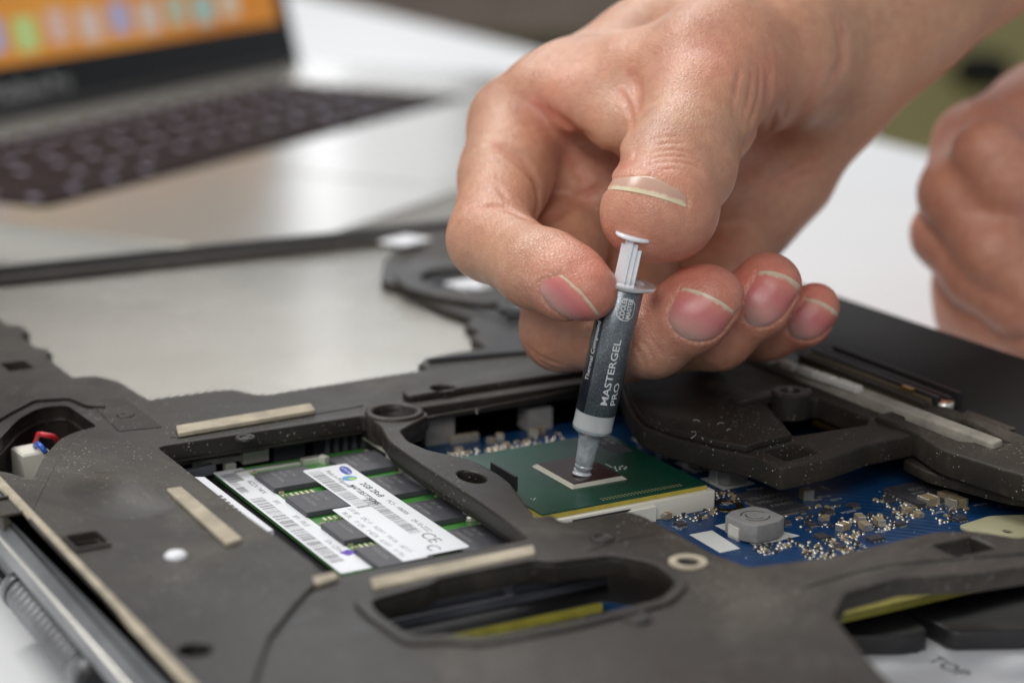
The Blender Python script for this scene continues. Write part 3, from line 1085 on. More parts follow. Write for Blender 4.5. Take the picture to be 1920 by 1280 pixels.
for b1, dpt, ws in key_rows:
    tot = sum(ws)+2.1*(len(ws)-1); sc = 307.0/tot
    a = 1.0
    for w in ws:
        w2 = w*sc; key = (round(w2, 2), dpt)
        if key not in key_cache:
            mbk = MB(); mbk.box(0, 0, 0, w2, dpt, 2.4, 0, 0.5)
            if w2 < 60: mbk.box(-w2*0.5+min(w2*0.5, 9), 0.5, 2.41, 3.2, 4.0, 0.05, 0, 0, 1)
            key_cache[key] = mesh_of('key', mbk.v, mbk.f); key_cache[key].materials.append(M['keycap']); key_cache[key].materials.append(M['legend'])
            key_cache[key].polygons.foreach_set('material_index', mbk.mi)
        p = mac(a+w2/2, b1-dpt/2+0.0, -2.3)
        o = bpy.data.objects.new('key', key_cache[key]); scene.collection.objects.link(o)
        o.parent = lap; o.matrix_parent_inverse = world_inv(lap)
        o.location = Vector(p)*S; o.rotation_euler = (0, 0, math.atan2(E1[1], E1[0]))
        a += w2+2.1*sc
# lid: hinge line, tilted back
TILT = math.radians(14)
UPV = np.array([0, 0, math.cos(TILT)])-E2*math.sin(TILT)
NV = E2*math.cos(TILT)+np.array([0, 0, math.sin(TILT)])          # towards the user
H0 = mac(-30, -141, -1.0)


def lid(u, v, n=0.0): return H0+E1*u+UPV*v+NV*n


def lid_box(name, u0, u1, v0, v1, n0, n1, mat, parent):
    vs = [tuple(lid(u, v, n)) for n in (n0, n1) for u, v in ((u0, v0), (u1, v0), (u1, v1), (u0, v1))]
    fs = [(3, 2, 1, 0), (4, 5, 6, 7), (0, 1, 5, 4), (1, 2, 6, 5), (2, 3, 7, 6), (3, 0, 4, 7)]
    mb = MB(); mb.add(vs, fs)
    return mb.build(name, mat, parent)


LW = AW+30-3
lid_box('lid_shell', 0, LW, 0, 262, -6, -1.2, M['alu'], lap)
lid_box('bezel', 1.5, LW-1.5, 1, 260, -1.2, 0.0, M['bezel'], lap)
disp = lid_box('display', 12, LW-13, 23, 248, 0.0, 0.15, M['display'], lap)
mb = MB(); mb.tube([mac(0, -138, 1.5), mac(AW-30, -138, 1.5)], 3.2, 12); mb.build('hinge', M['blackp'], lap, True)
icon_cols = [(0.95, 0.8, 0.6), (0.9, 0.85, 0.7), (0.9, 0.45, 0.3), (0.95, 0.75, 0.55), (0.75, 0.45, 0.3), (0.3, 0.45, 0.95), (0.55, 0.85, 0.12), (0.9, 0.5, 0.35), (0.85, 0.6, 0.5), (0.4, 0.4, 0.75), (0.75, 0.6, 0.5), (0.45, 0.55, 0.35), (0.25, 0.65, 0.6), (0.85, 0.65, 0.4)]
for i, cc in enumerate(icon_cols):
    u = 60+i*22.5
    lid_box('icon', u, u+15, 28+1.5*(i % 2), 43+1.5*(i % 2), 0.15, 0.3, glow('icon_%d' % i, tuple(0.35*0.6+0.65*c for c in cc), 0.62), disp)


def lid_text(txt, size, u, v, mat, parent):
    vv, ff = text_mesh(txt, size)
    vs = [tuple(lid(u+p[0], v+p[1], 0.05)) for p in vv]
    mb = MB(); mb.add(vs, ff)
    return mb.build('lettering', mat, parent)


tx = lid_text('MacBook Pro', 9.5, 172, 9.0, M['silk'], lap)

# a folded white sheet in the near left corner of the table, its shadowed mark

# ------------------------------------------------------------------ the dismantled laptop
base = thing('dismantled_laptop', 'dusty dark laptop base opened up with its boards showing', 'laptop base', (0, 40, TZ))
FZ0, FZ1 = 1.6, 5.0
outer = [(-89.5, -150), (136, -150), (136, 221), (-60, 221), (-60, 200), (-89.5, 200)]
outer = [(-89.3, -160), (8, -160), (8, -112), (-1.0, -108), (4.5, -90), (10.5, -74), (18, -67.5), (30, -66.5), (42, -71), (56, -73), (98, -74), (98, 221), (-89.3, 221)]
plate_hole = [(-54.3, 216), (-54.3, 167), (-51.8, 165), (-51.8, 158), (-54.3, 156), (-54.3, 143), (-52.4, 141), (-52.4, 137), (-54.3, 135), (-54.3, 114.5), (-49.5, 113.5), (-46.5, 107), (-45.2, 90), (-30, 90.0), (-26.5, 89), (-23.5, 83), (-21, 81.6),
              (-12, 82.4), (18.5, 83.6), (18.5, 88.4), (22.5, 92.5), (39.3, 94.2), (40.5, 104), (44.5, 107.5), (44.8, 115), (49.4, 120), (47.5, 134), (47.5, 146), (49.5, 150), (46.8, 167), (57.6, 188), (73, 207), (73, 216)]
ram_hole = [(-54.6, 58.0), (-9.0, 58.0), (-9.6, 50), (-12.6, 40), (-13.4, 25), (-13.6, 2), (-14.0, -8), (-15.0, -21.3), (-51.5, -21.3), (-53.8, -18)]
cpu_hole = [(3.5, 57.5), (96, 57.5), (97, 40), (97, -50), (92, -60), (61, -61.5), (57, -55.5), (50, -52), (26, -53), (11, -50.5), (9.2, -42), (9.4, -31), (8.9, -21), (7.8, -17.4), (-5.6, -17.0), (-5.4, -12.4), (-8.6, -12.6), (-6.8, -6), (-3.4, 6), (-2.8, 12), (-3.1, 20), (-5.2, 26), (-8.0, 31), (-9.0, 38), (-7.4, 45), (-1.5, 49.2), (3, 52)]
slot = [(-52, -34.6), (-40, -33.0), (-38, -31.6), (-20, -31.8), (-18, -34.0), (-7, -36.2), (-2.9, -43), (-4.4, -51.5), (-10.5, -56.2), (-29, -57.2), (-44, -56.0), (-47, -52.5), (-52.6, -50.8), (-53.2, -40)]
sq = lambda cx, cy, w, h: rounded(rect(cx-w/2, cy-h/2, cx+w/2, cy+h/2), 0.6, 2)
P_ = lambda x, y, z=5.0: tuple(at(x, y, z)[:2])
px0 = P_(160, 1025); px1 = P_(32, 690); px2 = P_(18, 950); px3 = P_(365, 1225); px4 = P_(330, 1045); px5 = P_(830, 738); px6 = P_(215, 825)
px7 = P_(1808, 1024); px8 = P_(1290, 1055)
holes = [plate_hole, rounded(ram_hole, 1.5, 3), rounded(cpu_hole, 1.2, 3), rounded(slot, 2.2, 4),
         sq(px0[0], px0[1], 5.5, 6.5), sq(px1[0], px1[1], 5.5, 8), sq(px2[0], px2[1], 5, 9), circle(px3[0], px3[1], 2.5), circle(px5[0], px5[1], 2.6), circle(px8[0], px8[1], 1.7),
         circle(-8.2, 12.6, 2.2, 4.0), circle(-3.2, 56.3-0.1, 4.6),
         sq(px7[0], px7[1], 9, 6)]
# the screw hole and the boss ring pierce the frame
pocket = [tuple(p) for p in pxring(5.0, [(-60, 880), (5, 812), (30, 785), (70, 763), (128, 757), (188, 800), (150, 808), (118, 822), (86, 856), (64, 905), (10, 885)])]
holes.append(rounded(pocket, 3, 4))
holes = [h for h in holes]
recess = rounded(pxring(5.0, [(432, 1215), (478, 1160), (550, 1146), (605, 1172), (590, 1290), (430, 1290)]), 3, 4)
fr = plate('frame', outer, holes, FZ0, FZ1, M['frame'], base, 0.45, 2)
# side walls of the base down to the table
mb = MB()
vs = []
for y in (-160, 220): vs += [(-88.9, y, 4.4), (-89.6, y, 4.7), (-93.0, y, 1.6), (-93.4, y, 0.4), (-93.2, y, -2.6), (-88.9, y, -2.6)]
mb.add(vs, [(0, 1, 2, 3, 4, 5), (11, 10, 9, 8, 7, 6)]+[(i, i+6, (i+1) % 6+6, (i+1) % 6) for i in range(6)])
mb.build('side_trim', M['silver'], base)
mb = MB(); mb.add([(-91.2, -160, 3.36), (-91.6, -160, 3.0), (-91.6, 220, 3.0), (-91.2, 220, 3.36)], [(0, 1, 2, 3)]); mb.tube([(-91.35, -160, 3.2), (-91.35, 220, 3.2)], 0.22, 6); mb.build('trim_seam', M['blackp'], base)
mb = MB(); mb.tube([(-93.2, -160, 0.9), (-93.2, 220, 0.9)], 0.35, 6); mb.build('trim_bead', M['steel'], base, True)
mb = MB(); mb.box(-90.2, 30, -3.9, 3.0, 380, 1.3); mb.build('rubber_gasket', M['blackp'], base)
mb = MB(); mb.box(-84.5, 30, TZ+0.3, 5.0, 380, 13.7, 0, 0.8); mb.build('lower_shell', M['silver'], base)
mb = MB(); mb.box(-88.2, 20, FZ1-0.6, 1.8, 360, 1.5, 0, 0.4); mb.build('edge_bead', M['rubber'], base)
mb = MB(); mb.box(22, 223.2, TZ+0.4, 230, 3.2, 24.4, 0, 0.8); mb.build('rear_edge', M['blackp'], base)
plate('bottom_pan', [(-88, -150), (-6, -150), (-6, -60), (4, -34), (112, -34), (112, 219), (-88, 219)], [], TZ+0.6, TZ+2.6, M['blackp'], base, 0.3, 1)
# sloping black palm side on the right
mb = MB()
vs = [(98.5, -160, 2), (98.5, 222, 2), (98.5, -160, 5.2), (98.5, 222, 5.2), (128, -160, 11.6), (128, 222, 11.6), (131, -160, 10.6), (131, 222, 10.6), (132, -160, TZ+0.4), (132, 222, TZ+0.4)]
fs = [(0, 2, 3, 1), (2, 4, 5, 3), (4, 6, 7, 5), (6, 8, 9, 7), (8, 0, 1, 9), (0, 8, 6, 4, 2), (1, 3, 5, 7, 9)]
mb.add(vs, fs); mb.build('palm_side', M['wall'], base)
# hinge barrel at the near left, ribbed
hb = MB()
prof = []
y0, y1 = 31.0, -12.0
n = 14
for i in range(n):
    t0 = 4.0+(i)*(39.0-4.0)/n
    d_ = 35.0/n
    prof += [(2.5, t0+d_*0.1), (2.5, t0+d_*0.9)]
prof = [(2.2, 0), (3.3, 0.6), (3.3, 3.9)]+prof+[(3.4, 39.2), (3.4, 45.5), (2.6, 46.6)]
hb.lathe(prof, (-91.2, 31, -8.2), (0, -1, 0), 24)
o = hb.build('hinge_barrel', M['blackp'], base); smooth_by_angle(o.data, 50)
for i in range(n):
    rb_ = MB(); rb_.lathe([(2.4, 0), (3.15, 0.15), (3.35, 0.5), (3.35, 1.0), (3.15, 1.35), (2.4, 1.5)], (-91.2, 31-4.0-(i+0.2)*35.0/n, -8.2), (0, -1, 0), 20, cap=False)
    rb_.build('rib', M['silver'], o, True)
for t0_, t1_ in ((0.4, 3.9), (39.4, 45.8)):
    rb_ = MB(); rb_.lathe([(2.6, t0_), (3.45, t0_+0.4), (3.45, t1_-0.4), (2.6, t1_)], (-91.2, 31, -8.2), (0, -1, 0), 24)
    rb_.build('barrel_cap', M['silver'], o, True)

# metal plate
pl = [(-57, 221), (-57, 104), (-50, 104), (-50, 79), (90, 79), (90, 221)]
plate('metal_plate', pl, [], 0.2, 2.6, M['plate'], base, 0.2, 1)
# bright dimples where the plate is pressed in
for x, y in ((-21.3, 82.4), (-41.5, 90.5), (-9, 83.4)):
    mb = MB(); mb.lathe([(2.7, 0.0), (2.3, 0.8), (1.2, 1.3), (0.2, 1.4)], (x, y+1.0, 2.6), n=20)
    mb.build('dimple', M['steel'], base, True)
# raised rails on the beam
plate('beam_rail', rounded([(3.0, 62.0), (70, 62.0), (92, 62), (92, 74.5), (48, 74.8), (20, 72.0), (8, 70), (3, 66)], 2.0, 4), [circle(px5[0], px5[1], 2.6)], 4.9, 6.4, M['frame'], base, 0.45, 2)
# vertical skirts that give the frame its depth
def skirt(name, ring, z0, z1, t, mat, closed=True):
    """wall of thickness t that follows a run of points, outside of it"""
    mb = MB()
    N = len(ring)
    idx = range(N if closed else N-1)
    area = sum(ring[i][0]*ring[(i+1) % N][1]-ring[(i+1) % N][0]*ring[i][1] for i in range(N))
    sg = 1 if area > 0 else -1
    inner = [Vector((p[0], p[1])) for p in ring]
    outr = []
    for i in range(N):
        a = inner[i-1] if (closed or i > 0) else inner[i]*2-inner[1]
        b = inner[(i+1) % N] if (closed or i < N-1) else inner[i]*2-inner[i-1]
        d = (b-a).normalized()
        outr.append(inner[i]+Vector((d.y, -d.x))*t*sg)
    for i in idx:
        j = (i+1) % N
        a, b, c, d = inner[i], inner[j], outr[j], outr[i]
        vs = [(p.x, p.y, z) for z in (z0, z1) for p in (a, b, c, d)]
        mb.add(vs, [(3, 2, 1, 0), (4, 5, 6, 7), (0, 1, 5, 4), (1, 2, 6, 5), (2, 3, 7, 6), (3, 0, 4, 7)])
    bm = bmesh.new(); me = mesh_of(name, mb.v, mb.f); bm.from_mesh(me)
    bmesh.ops.remove_doubles(bm, verts=bm.verts, dist=0.00001)
    bmesh.ops.recalc_face_normals(bm, faces=bm.faces)
    bm.to_mesh(me); bm.free()
    o = link_mesh(name, me, mat, base); o.matrix_parent_inverse = world_inv(base)
    return o


off = 0.25
skirt('frame_wall', [(-54.8, 58.3), (-9.6, 58.3)], 1.0, FZ0+0.02, 1.4, M['frame'], False)
rib = rounded(ram_hole, 1.5, 3)
plate('divider_wall', [(-13.4, -20), (-12.9, 2), (-12.8, 25), (-12.0, 39), (-9.4, 49.5), (-8.2, 45), (-9.6, 38), (-8.6, 30.5), (-5.8, 25.5), (-3.8, 19.5), (-3.5, 12), (-4.1, 6), (-7.4, -6), (-9.2, -12), (-9.2, -20)], [circle(-8.2, 12.6, 2.2, 4.0)], 0.2, 1.62, M['frame_dust'], base, 0.3, 1)
# boss with a wide bore where a screw sat
mb = MB()
mb.lathe([(6.3, -5), (6.3, 0.2), (5.9, 0.6), (4.9, 0.6), (4.5, 0.2), (4.2, -3.6), (1.5, -3.8)], (-3.2, 56.4, 5.0), n=40, cap=False)
mb.build('screw_boss', M['frame'], base, True)
smooth_by_angle(base.children[-1].data, 40)
mb = MB(); mb.lathe([(3.3, 0), (3.3, 0.35), (2.0, 0.35), (2.0, 0)], (px8[0], px8[1], FZ1+0.02), n=28, cap=False)
mb.build('screw_collar', M['rubber'], base)
mb = MB(); mb.lathe([(2.3, 0), (2.2, 1.4), (1.5, 2.0), (0.3, 2.1)], (-8.6, 12.0, -3.6), n=20); mb.build('screw', M['steel'], base, True)
mb = MB(); mb.box(-0.4, 14, FZ1-3.2, 0.5, 10, 3.0); mb.build('spring_blade', M['blackp'], base)


def strip(name, quad_px, z, h, mat, lab=None, r=0.5):
    ring = [tuple(at(x, y, z)[:2]) for x, y in quad_px]
    o = plate(name, rounded(ring, r, 3), [], z-h, z, mat, base, 0.18, 1)
    if lab: o['label'] = lab
    return o


strip('foam_strip', [(330, 797), (582, 755), (592, 768), (334, 812)], 6.0, 0.9, M['rubber'])
strip('foam_strip', [(311, 915), (340, 911), (455, 1008), (424, 1018)], 6.5, 0.85, M['rubber'])
strip('foam_strip', [(694, 1082), (1000, 1020), (1004, 1036), (700, 1102)], 5.8, 0.7, M['rubber'])
strip('foam_strip', [(585, 1080), (628, 1070), (636, 1080), (592, 1094)], 5.8, 0.7, M['rubber'])
strip('worn_patch', [(165, 752), (232, 744), (305, 800), (222, 808)], 5.12, 0.25, M['frame_dust'])
# pocket with its wall, connector and wires
plate('pocket_floor', [(-88, 40), (-52, 40), (-52, 90), (-88, 90)], [], -6.0, -4.5, M['frame_dust'], base, 0.2, 1)
cn = MB(); q = at(75, 858, -1.0)
cn.box(q[0]-1.6, q[1]+0.5, -4.5, 6.0, 6.5, 5.6, 0.1, 0.4)
con = cn.build('connector', M['ivory'], base)
q1 = at(66, 830, 1.5); q2 = at(80, 814, 4.0); q3 = at(100, 818, 3.5); q4 = at(118, 838, -1)
mb = MB(); mb.tube([q1, (q1+q2)/2+np.array([0, 0, 1]), q2, q3, q4], 0.55, 10); mb.build('wire', M['red'], base, True)['label'] = 'red wire'
q1 = at(66, 836, 1.5); q2 = at(76, 836, 2.6); q3 = at(86, 848, 1.5)
mb = MB(); mb.tube([q1, (q1+q2)/2+np.array([0, 0, .5]), q2, q3], 0.55, 10); mb.build('wire', M['bluew'], base, True)['label'] = 'blue wire'
# swelling over the speaker: smooth raised shell
def dome(name, cx, cy, rx, ry, h, z, mat, ang=0.0, pw=2.6):
    nu, nv = 40, 12
    vs, fs = [(cx, cy, z+h)], []
    ca, sa = math.cos(ang), math.sin(ang)
    for j in range(1, nv+1):
        t = j/nv
        for i in range(nu):
            a = 2*math.pi*i/nu
            c_, s_ = math.cos(a), math.sin(a)
            k = (abs(c_)**pw+abs(s_)**pw)**(-1/pw)
            x, y = rx*k*c_*t, ry*k*s_*t
            hh = h*(0.5+0.5*math.cos(math.pi*t))
            vs.append((cx+ca*x-sa*y, cy+sa*x+ca*y, z+hh-0.05*(j == nv)))
    for i in range(nu): fs.append((0, 1+i, 1+(i+1) % nu))
    for j in range(nv-1):
        for i in range(nu):
            a, b = 1+j*nu+i, 1+j*nu+(i+1) % nu
            fs.append((a, a+nu, b+nu, b))
    mb = MB(); mb.add(vs, fs)
    return mb.build(name, mat, base, True)


shell = rounded(pxring(6.1, [(52, 970), (72, 925), (100, 870), (130, 826), (160, 806), (205, 797), (286, 836), (590, 1052), (604, 1078), (560, 1120), (505, 1190), (470, 1300), (372, 1300)]), 1.5, 4)
plate('speaker_shell', shell, [sq(px0[0]+.4, px0[1]+.4, 5.5, 6.5), circle(px3[0], px3[1], 2.5)], 4.9, 5.7, M['frame'], base, 0.38, 3)
dome('shell_swelling', -70.5, 33, 11, 16, 1.9, 5.65, M['frame'], 0.0, 2.2)
slot_out = [(-54.6, -32.8), (-41, -31.2), (-39, -29.8), (-19, -30.0), (-17, -32.2), (-6, -34.4), (-0.9, -42.4), (-2.6, -52.8), (-9.8, -58.2), (-29, -59.2), (-45, -58.0), (-48.4, -54.4), (-54.4, -52.6), (-55.2, -40)]
plate('slot_rim', rounded(slot_out, 2.6, 4), [rounded(slot, 2.2, 4)], 4.95, 5.6, M['frame'], base, 0.25, 1)
plate('beam_step', rounded(pxring(5.7, [(-60, 660), (18, 640), (45, 660), (120, 728), (176, 742), (200, 760), (160, 758), (128, 744), (66, 748), (20, 772), (-60, 820)]), 0.8, 3), [sq(px1[0], px1[1], 5.5, 8)], 4.95, 5.7, M['frame'], base, 0.3, 2)
for (x, y, r0) in ((460, 822, 1.2), (236, 780, 1.0), (1130, 1010, 1.3), (1195, 1160, 1.5), (905, 718, 1.4)):
    q = at(x, y, 5.0)
    mb = MB(); mb.lathe([(r0+0.9, 0.0), (r0+0.8, 0.45), (r0, 0.45), (r0-0.1, 0.05), (0.1, 0.04)], (q[0], q[1], 4.98 if y > 760 else 5.0), n=24, cap=False)
    mb.build('screw_seat', M['frame'], base, True); smooth_by_angle(base.children[-1].data, 35)
    mb = MB(); mb.lathe([(r0-0.15, 0), (r0-0.3, 0.25), (0.25, 0.3), (0.2, 0.1)], (q[0], q[1], 5.03), n=16); mb.build('screw', M['blackp'], base, True)
# moulded ridges and rims of the openings
def ridge(pts_px, r=0.5, z=4.85):
    q = [at(x, y, z) for x, y in curve_px(pts_px, 5)]
    mb = MB(); mb.tube(q, r, 8); mb.build('ridge', M['frame'], base, True)


ridge([(0, 760), (40, 742), (95, 735), (150, 742), (215, 795)], 0.35)
ridge([(320, 822), (500, 793), (680, 762)], 0.35)
ridge([(800, 783), (930, 760), (1080, 730)], 0.3)
ridge([(1100, 1035), (1180, 1010), (1260, 1005), (1330, 1050)], 0.35)
ridge([(1500, 1105), (1640, 1065), (1760, 1052), (1920, 1040)], 0.5)
for (x, y, w_, h_) in ((px0[0]+.4, px0[1]+.4, 6.6, 8.2), (px2[0], px2[1], 6.2, 10.2), (px1[0], px1[1], 6.6, 9.4)):
    q = rounded(rect(x-w_/2, y-h_/2, x+w_/2, y+h_/2), 1.0, 3)
    q2 = rounded(rect(x-w_/2+0.6, y-h_/2+0.8, x+w_/2-0.6, y+h_/2-0.8), 0.6, 3)
    zr = 5.6 if w_ == 6.6 and h_ == 8.2 else 4.9
    plate('opening_rim', q, [q2], zr-0.1, zr+0.7, M['frame'], base, 0.25, 1)
skirt('pocket_wall', rounded(pocket, 3, 4), -4.6, FZ0+0.02, 1.2, M['frame_dust'])
# small white plug in the shell
mb = MB(); q = at(330, 1045, 5.6); mb.lathe([(2.0, 0), (2.0, 0.5), (1.5, 1.0), (0.3, 1.2)], (q[0], q[1], 5.6), n=18); mb.build('plug', M['label'], base, True)
# flat black ovals painted as the shade inside dents of the near corner
for x, y, r1, r2 in ((590, 1118, 3.2, 1.2), (560, 1165, 2.4, 1.4), (680, 1180, 3.0, 1.4)):
    q = at(x, y, 5.03)
    plate('dent_shade', circle(q[0], q[1], r1, r2), [], 4.7, 5.04, M['blackp'], base, 0.05, 1)

# inside the long slot: connector bars and the yellow board edge
mb = MB(); mb.box(-36, -20.5, -9, 30, 6, 7.0, 0, 0.5); mb.build('drive_connector', M['ribgrey'], base)
mb = MB(); mb.box(-12, -21.5, -9, 15, 5, 7.6, 0, 0.5); mb.build('drive_connector', M['ribgrey'], base)
mb = MB(); mb.box(-27, -24.6, -9, 52, 1.0, 5.6, 0, 0.3); mb.build('connector_lip', M['ribgrey'], base)
mb = MB(); mb.box(-25, -29.0, -9.4, 32, 2.6, 2.4, 0, 0.2); mb.build('board_edge', M['yellow_edge'], base)
mb = MB(); mb.lathe([(2.2, 0), (2.0, 2.0), (0.4, 5.0)], (-27.2, -34.5, -11), n=12); mb.build('cable_tip', M['label'], base, True)
# under the near right bar: board edge and dark modules
ff_ = [tuple(p) for p in pxring(-13, [(1500, 1150), (1700, 1090), (1990, 1060), (1990, 1390), (1680, 1390)])]
film = plate('white_film', ff_, [], -13.3, -13.0, M['label'], base, 0.1, 1)
ta, tb = at(1640, 1186, -12.9), at(1800, 1268, -12.9)
ud = (tb-ta)[:2]/np.linalg.norm((tb-ta)[:2]); nd = np.array([-ud[1], ud[0]])
vv, ff = text_mesh('RoHS  TOP', 4.4)
ksc = np.linalg.norm((tb-ta)[:2])/vv[:, 0].max()
mb = MB(); mb.add([(ta[0]+ud[0]*p[0]*ksc+nd[0]*p[1], ta[1]+ud[1]*p[0]*ksc+nd[1]*p[1], -12.96) for p in vv], ff)
mb.build('lettering', M['ink'], film)
for ring in ([(1400, 1190), (1560, 1125), (1650, 1108), (1745, 1182), (1700, 1192)], [(1660, 1112), (1920, 1060), (1990, 1180), (1782, 1184)]):
    plate('black_module', rounded(pxring(-9, ring), 2.0, 4), [], -12.5, -9, M['blackp'], base, 0.5, 2)

# ------------------------------------------------------------------ motherboard
BZ = -5.0
mbd = thing('motherboard', 'blue circuit board with grey coils and solder points below the frame', 'circuit board', (45, 5, BZ-1.4))
plate('board', [(-60, -31), (-6, -31), (6, -44), (20, -52.6), (112, -53.4), (112, 60), (-60, 62)], [], BZ-1.5, BZ, M['blue'], mbd, 0.1, 1)
plate('laminate_edge', [(20, -55.4), (72, -56.2), (72, -53.45), (20, -52.65)], [], BZ-1.6, BZ-0.05, M['yellow_edge'], mbd, 0.1, 1)
plate('laminate_edge', [(-60, -31.9), (-6.3, -31.9), (-6.3, -31.05), (-60, -31.05)], [], BZ-1.6, BZ+0.02, M['yellow_edge'], mbd, 0.1, 1)
plate('shield_film', [(-60, -31), (-6, -31), (5, -43.5), (7, -30), (2, -21.5), (-60, -21.5)], [], BZ, BZ+0.1, M['blackp'], mbd, 0.03, 1)
# lower dark pan of the RAM bay
plate('memory_bay', rect(-54, -21.5, -6.0, 63.5), [], BZ, BZ+0.3, M['blackp'], mbd, 0.05, 1)
# ivory socket with its stepped front
plate('socket', rounded([(-0.8, -1.2), (38.8, -1.2), (38.8, 38.6), (-0.8, 38.6)], 0.4, 2), [], BZ+0.02, -1.22, M['ivory'], mbd, 0.12, 1)
mb = MB(); mb.box(9.5, -1.75, BZ+0.02, 17, 1.1, 1.6); mb.box(21.5, -1.55, BZ+0.02, 6.0, 0.7, 3.0); mb.build('socket_step', M['ivory'], mbd)
mb = MB(); mb.box(12.5, -1.22, -2.15, 13, 0.12, 0.45); mb.build('socket_slit', M['blackp'], mbd)


def silk(ring, z=BZ, name='silkscreen', mat=None, h=0.03, parent=None):
    ring = [(float(p[0]), float(p[1])) for p in ring]
    n = len(ring)
    vs = [(x, y, z+h) for x, y in ring]
    mb = MB(); mb.add(vs, [tuple(range(n))])
    return mb.build(name, mat or M['silk'], parent or mbd)


silk(pxring(BZ, [(1340, 985), (1385, 975), (1500, 1004), (1418, 1024)]))
silk(pxring(BZ, [(1292, 1002), (1335, 994), (1388, 1028), (1350, 1036)]))


def inductor(px, py, w, h, zz=BZ, ang=0.0, rot_marks=True, lab=None):
    q = at(px, py, BZ)
    d = w
    c = d*0.27
    oct_ = [(-d/2+c*.6, -d/2), (d/2-c, -d/2), (d/2, -d/2+c*.6), (d/2, d/2-c), (d/2-c*.6, d/2), (-d/2+c, d/2), (-d/2, d/2-c*.6), (-d/2, -d/2+c)]
    ca, sa = math.cos(ang), math.sin(ang)
    ring = [(q[0]+ca*x-sa*y, q[1]+sa*x+ca*y) for x, y in oct_]
    o = plate('inductor', ring, [], BZ+0.35, BZ+0.35+h, M['ferrite'], mbd, 0.25, 2)
    o['label'] = lab or 'grey ferrite coil'
    mb = MB()
    mb.box(q[0]-d/2*ca-0.05, q[1]-d/2*sa+0.3, BZ+0.05, 0.5, d*0.34, h*0.72, ang, 0.1)
    mb.box(q[0]+d/2*ca+0.05, q[1]+d/2*sa, BZ+0.05, 0.5, d*0.34, h*0.72, ang, 0.1)
    t = mb.build('terminal', M['steel'], o)
    t.matrix_parent_inverse = o.matrix_world.inverted() if False else Matrix.Identity(4)
    return o, q


def child_fix(o):
    """part written in world coordinates under a part"""
    o.matrix_parent_inverse = Matrix.Identity(4)


i1, q = inductor(1414, 1003, 9.2, 3.6, ang=0.05, lab='largest grey coil, standing free on the blue board')
# printed ring on the coil
for rr_, w_, seg in ((2.5, 0.28, (0.2, 2.7)), (1.6, 0.25, (2.2, 5.2)), (2.6, 0.25, (3.4, 5.8))):
    n = 20
    a = [seg[0]+(seg[1]-seg[0])*k/n for k in range(n+1)]
    ring = [(q[0]+(rr_+w_)*math.cos(t), q[1]+(rr_+w_)*math.sin(t)) for t in a]+[(q[0]+rr_*math.cos(t), q[1]+rr_*math.sin(t)) for t in reversed(a)]
    silk(ring, BZ+0.35+3.6, 'coil_print', M['blackp'], 0.02, i1)
for (x, y, s_) in ((1365, 902, 6.6), (1310, 872, 6.0), (1258, 846, 5.6), (1222, 826, 5.4)):
    o, q = inductor(x, y, s_, 4.6, ang=0.0, lab='grey coil under the edge of the dark block')
    silk(rect(q[0]-s_*.62, q[1]-s_*.62, q[0]+s_*.62, q[1]+s_*.62), BZ, 'silkscreen')
# square chips on the board
def chip(px, py, w, d, h, ang=0.0, txt=None, z=BZ, name='chip'):
    q = at(px, py, z)
    mb = MB(); mb.box(q[0], q[1], z+0.05, w, d, h, ang, 0.12)
    o = mb.build(name, M['chip'], mbd)
    if txt:
        for k, line in enumerate(txt):
            vv, ff = text_mesh(line, d*0.16)
            ww = vv[:, 0].max() if len(vv) else 1
            vs = []
            for p in vv:
                lx, ly = p[0]-ww/2, p[1]+d*0.12-k*d*0.2
                vs.append((q[0]+lx*math.cos(ang)-ly*math.sin(ang), q[1]+lx*math.sin(ang)+ly*math.cos(ang), z+0.05+h+0.02))
            mt = MB(); mt.add(vs, ff); mt.build('marking', M['greyprint'], o)
    return o, q


def pins(q, w, d, n, ang=0.0, pitch=0.5):
    mb = MB()
    for s_ in (-1, 1):
        for k in range(n):
            x = (k-(n-1)/2)*pitch
            mb.box(q[0]+x*math.cos(ang)-s_*d/2*math.sin(ang), q[1]+x*math.sin(ang)+s_*d/2*math.cos(ang), BZ+0.02, pitch*0.5, 0.7, 0.25, ang)
            mb.box(q[0]+s_*w/2*math.cos(ang)-x*math.sin(ang), q[1]+s_*w/2*math.sin(ang)+x*math.cos(ang), BZ+0.02, 0.7, pitch*0.5, 0.25, ang)
    return tag(mb.build('chip_pin', M['solder'], mbd), kind='stuff')


o, q = chip(1447, 945, 8, 13, 0.9, 0.0, ('25L1605A', 'M2I-15G', 'A9443'))
pins(q, 8, 13, 13)
o, q = chip(1730, 930, 11, 11, 1.0, 0.0, ('BD92', 'MVP 1.0'))
pins(q, 11, 11, 16)
o, q = chip(1868, 912, 14, 12, 1.0, 0.0, ('NPCE781', 'BA0DX', '0941'))
pins(q, 14, 12, 18)
# ceramic capacitors that stand out
def capacitor(px, py, w, d, h, ang=0.0):
    q = at(px, py, BZ)
    mb = MB(); mb.box(q[0], q[1], BZ+0.05, w*0.66, d, h, ang, 0.12); o = mb.build('capacitor', M['cap'], mbd)
    mb = MB()
    for s_ in (-1, 1):
        mb.box(q[0]+s_*w*0.41*math.cos(ang), q[1]+s_*w*0.41*math.sin(ang), BZ+0.03, w*0.2, d*1.06, h*1.04, ang, 0.15)
    mb.build('end_cap', M['solder'], o)
    return o


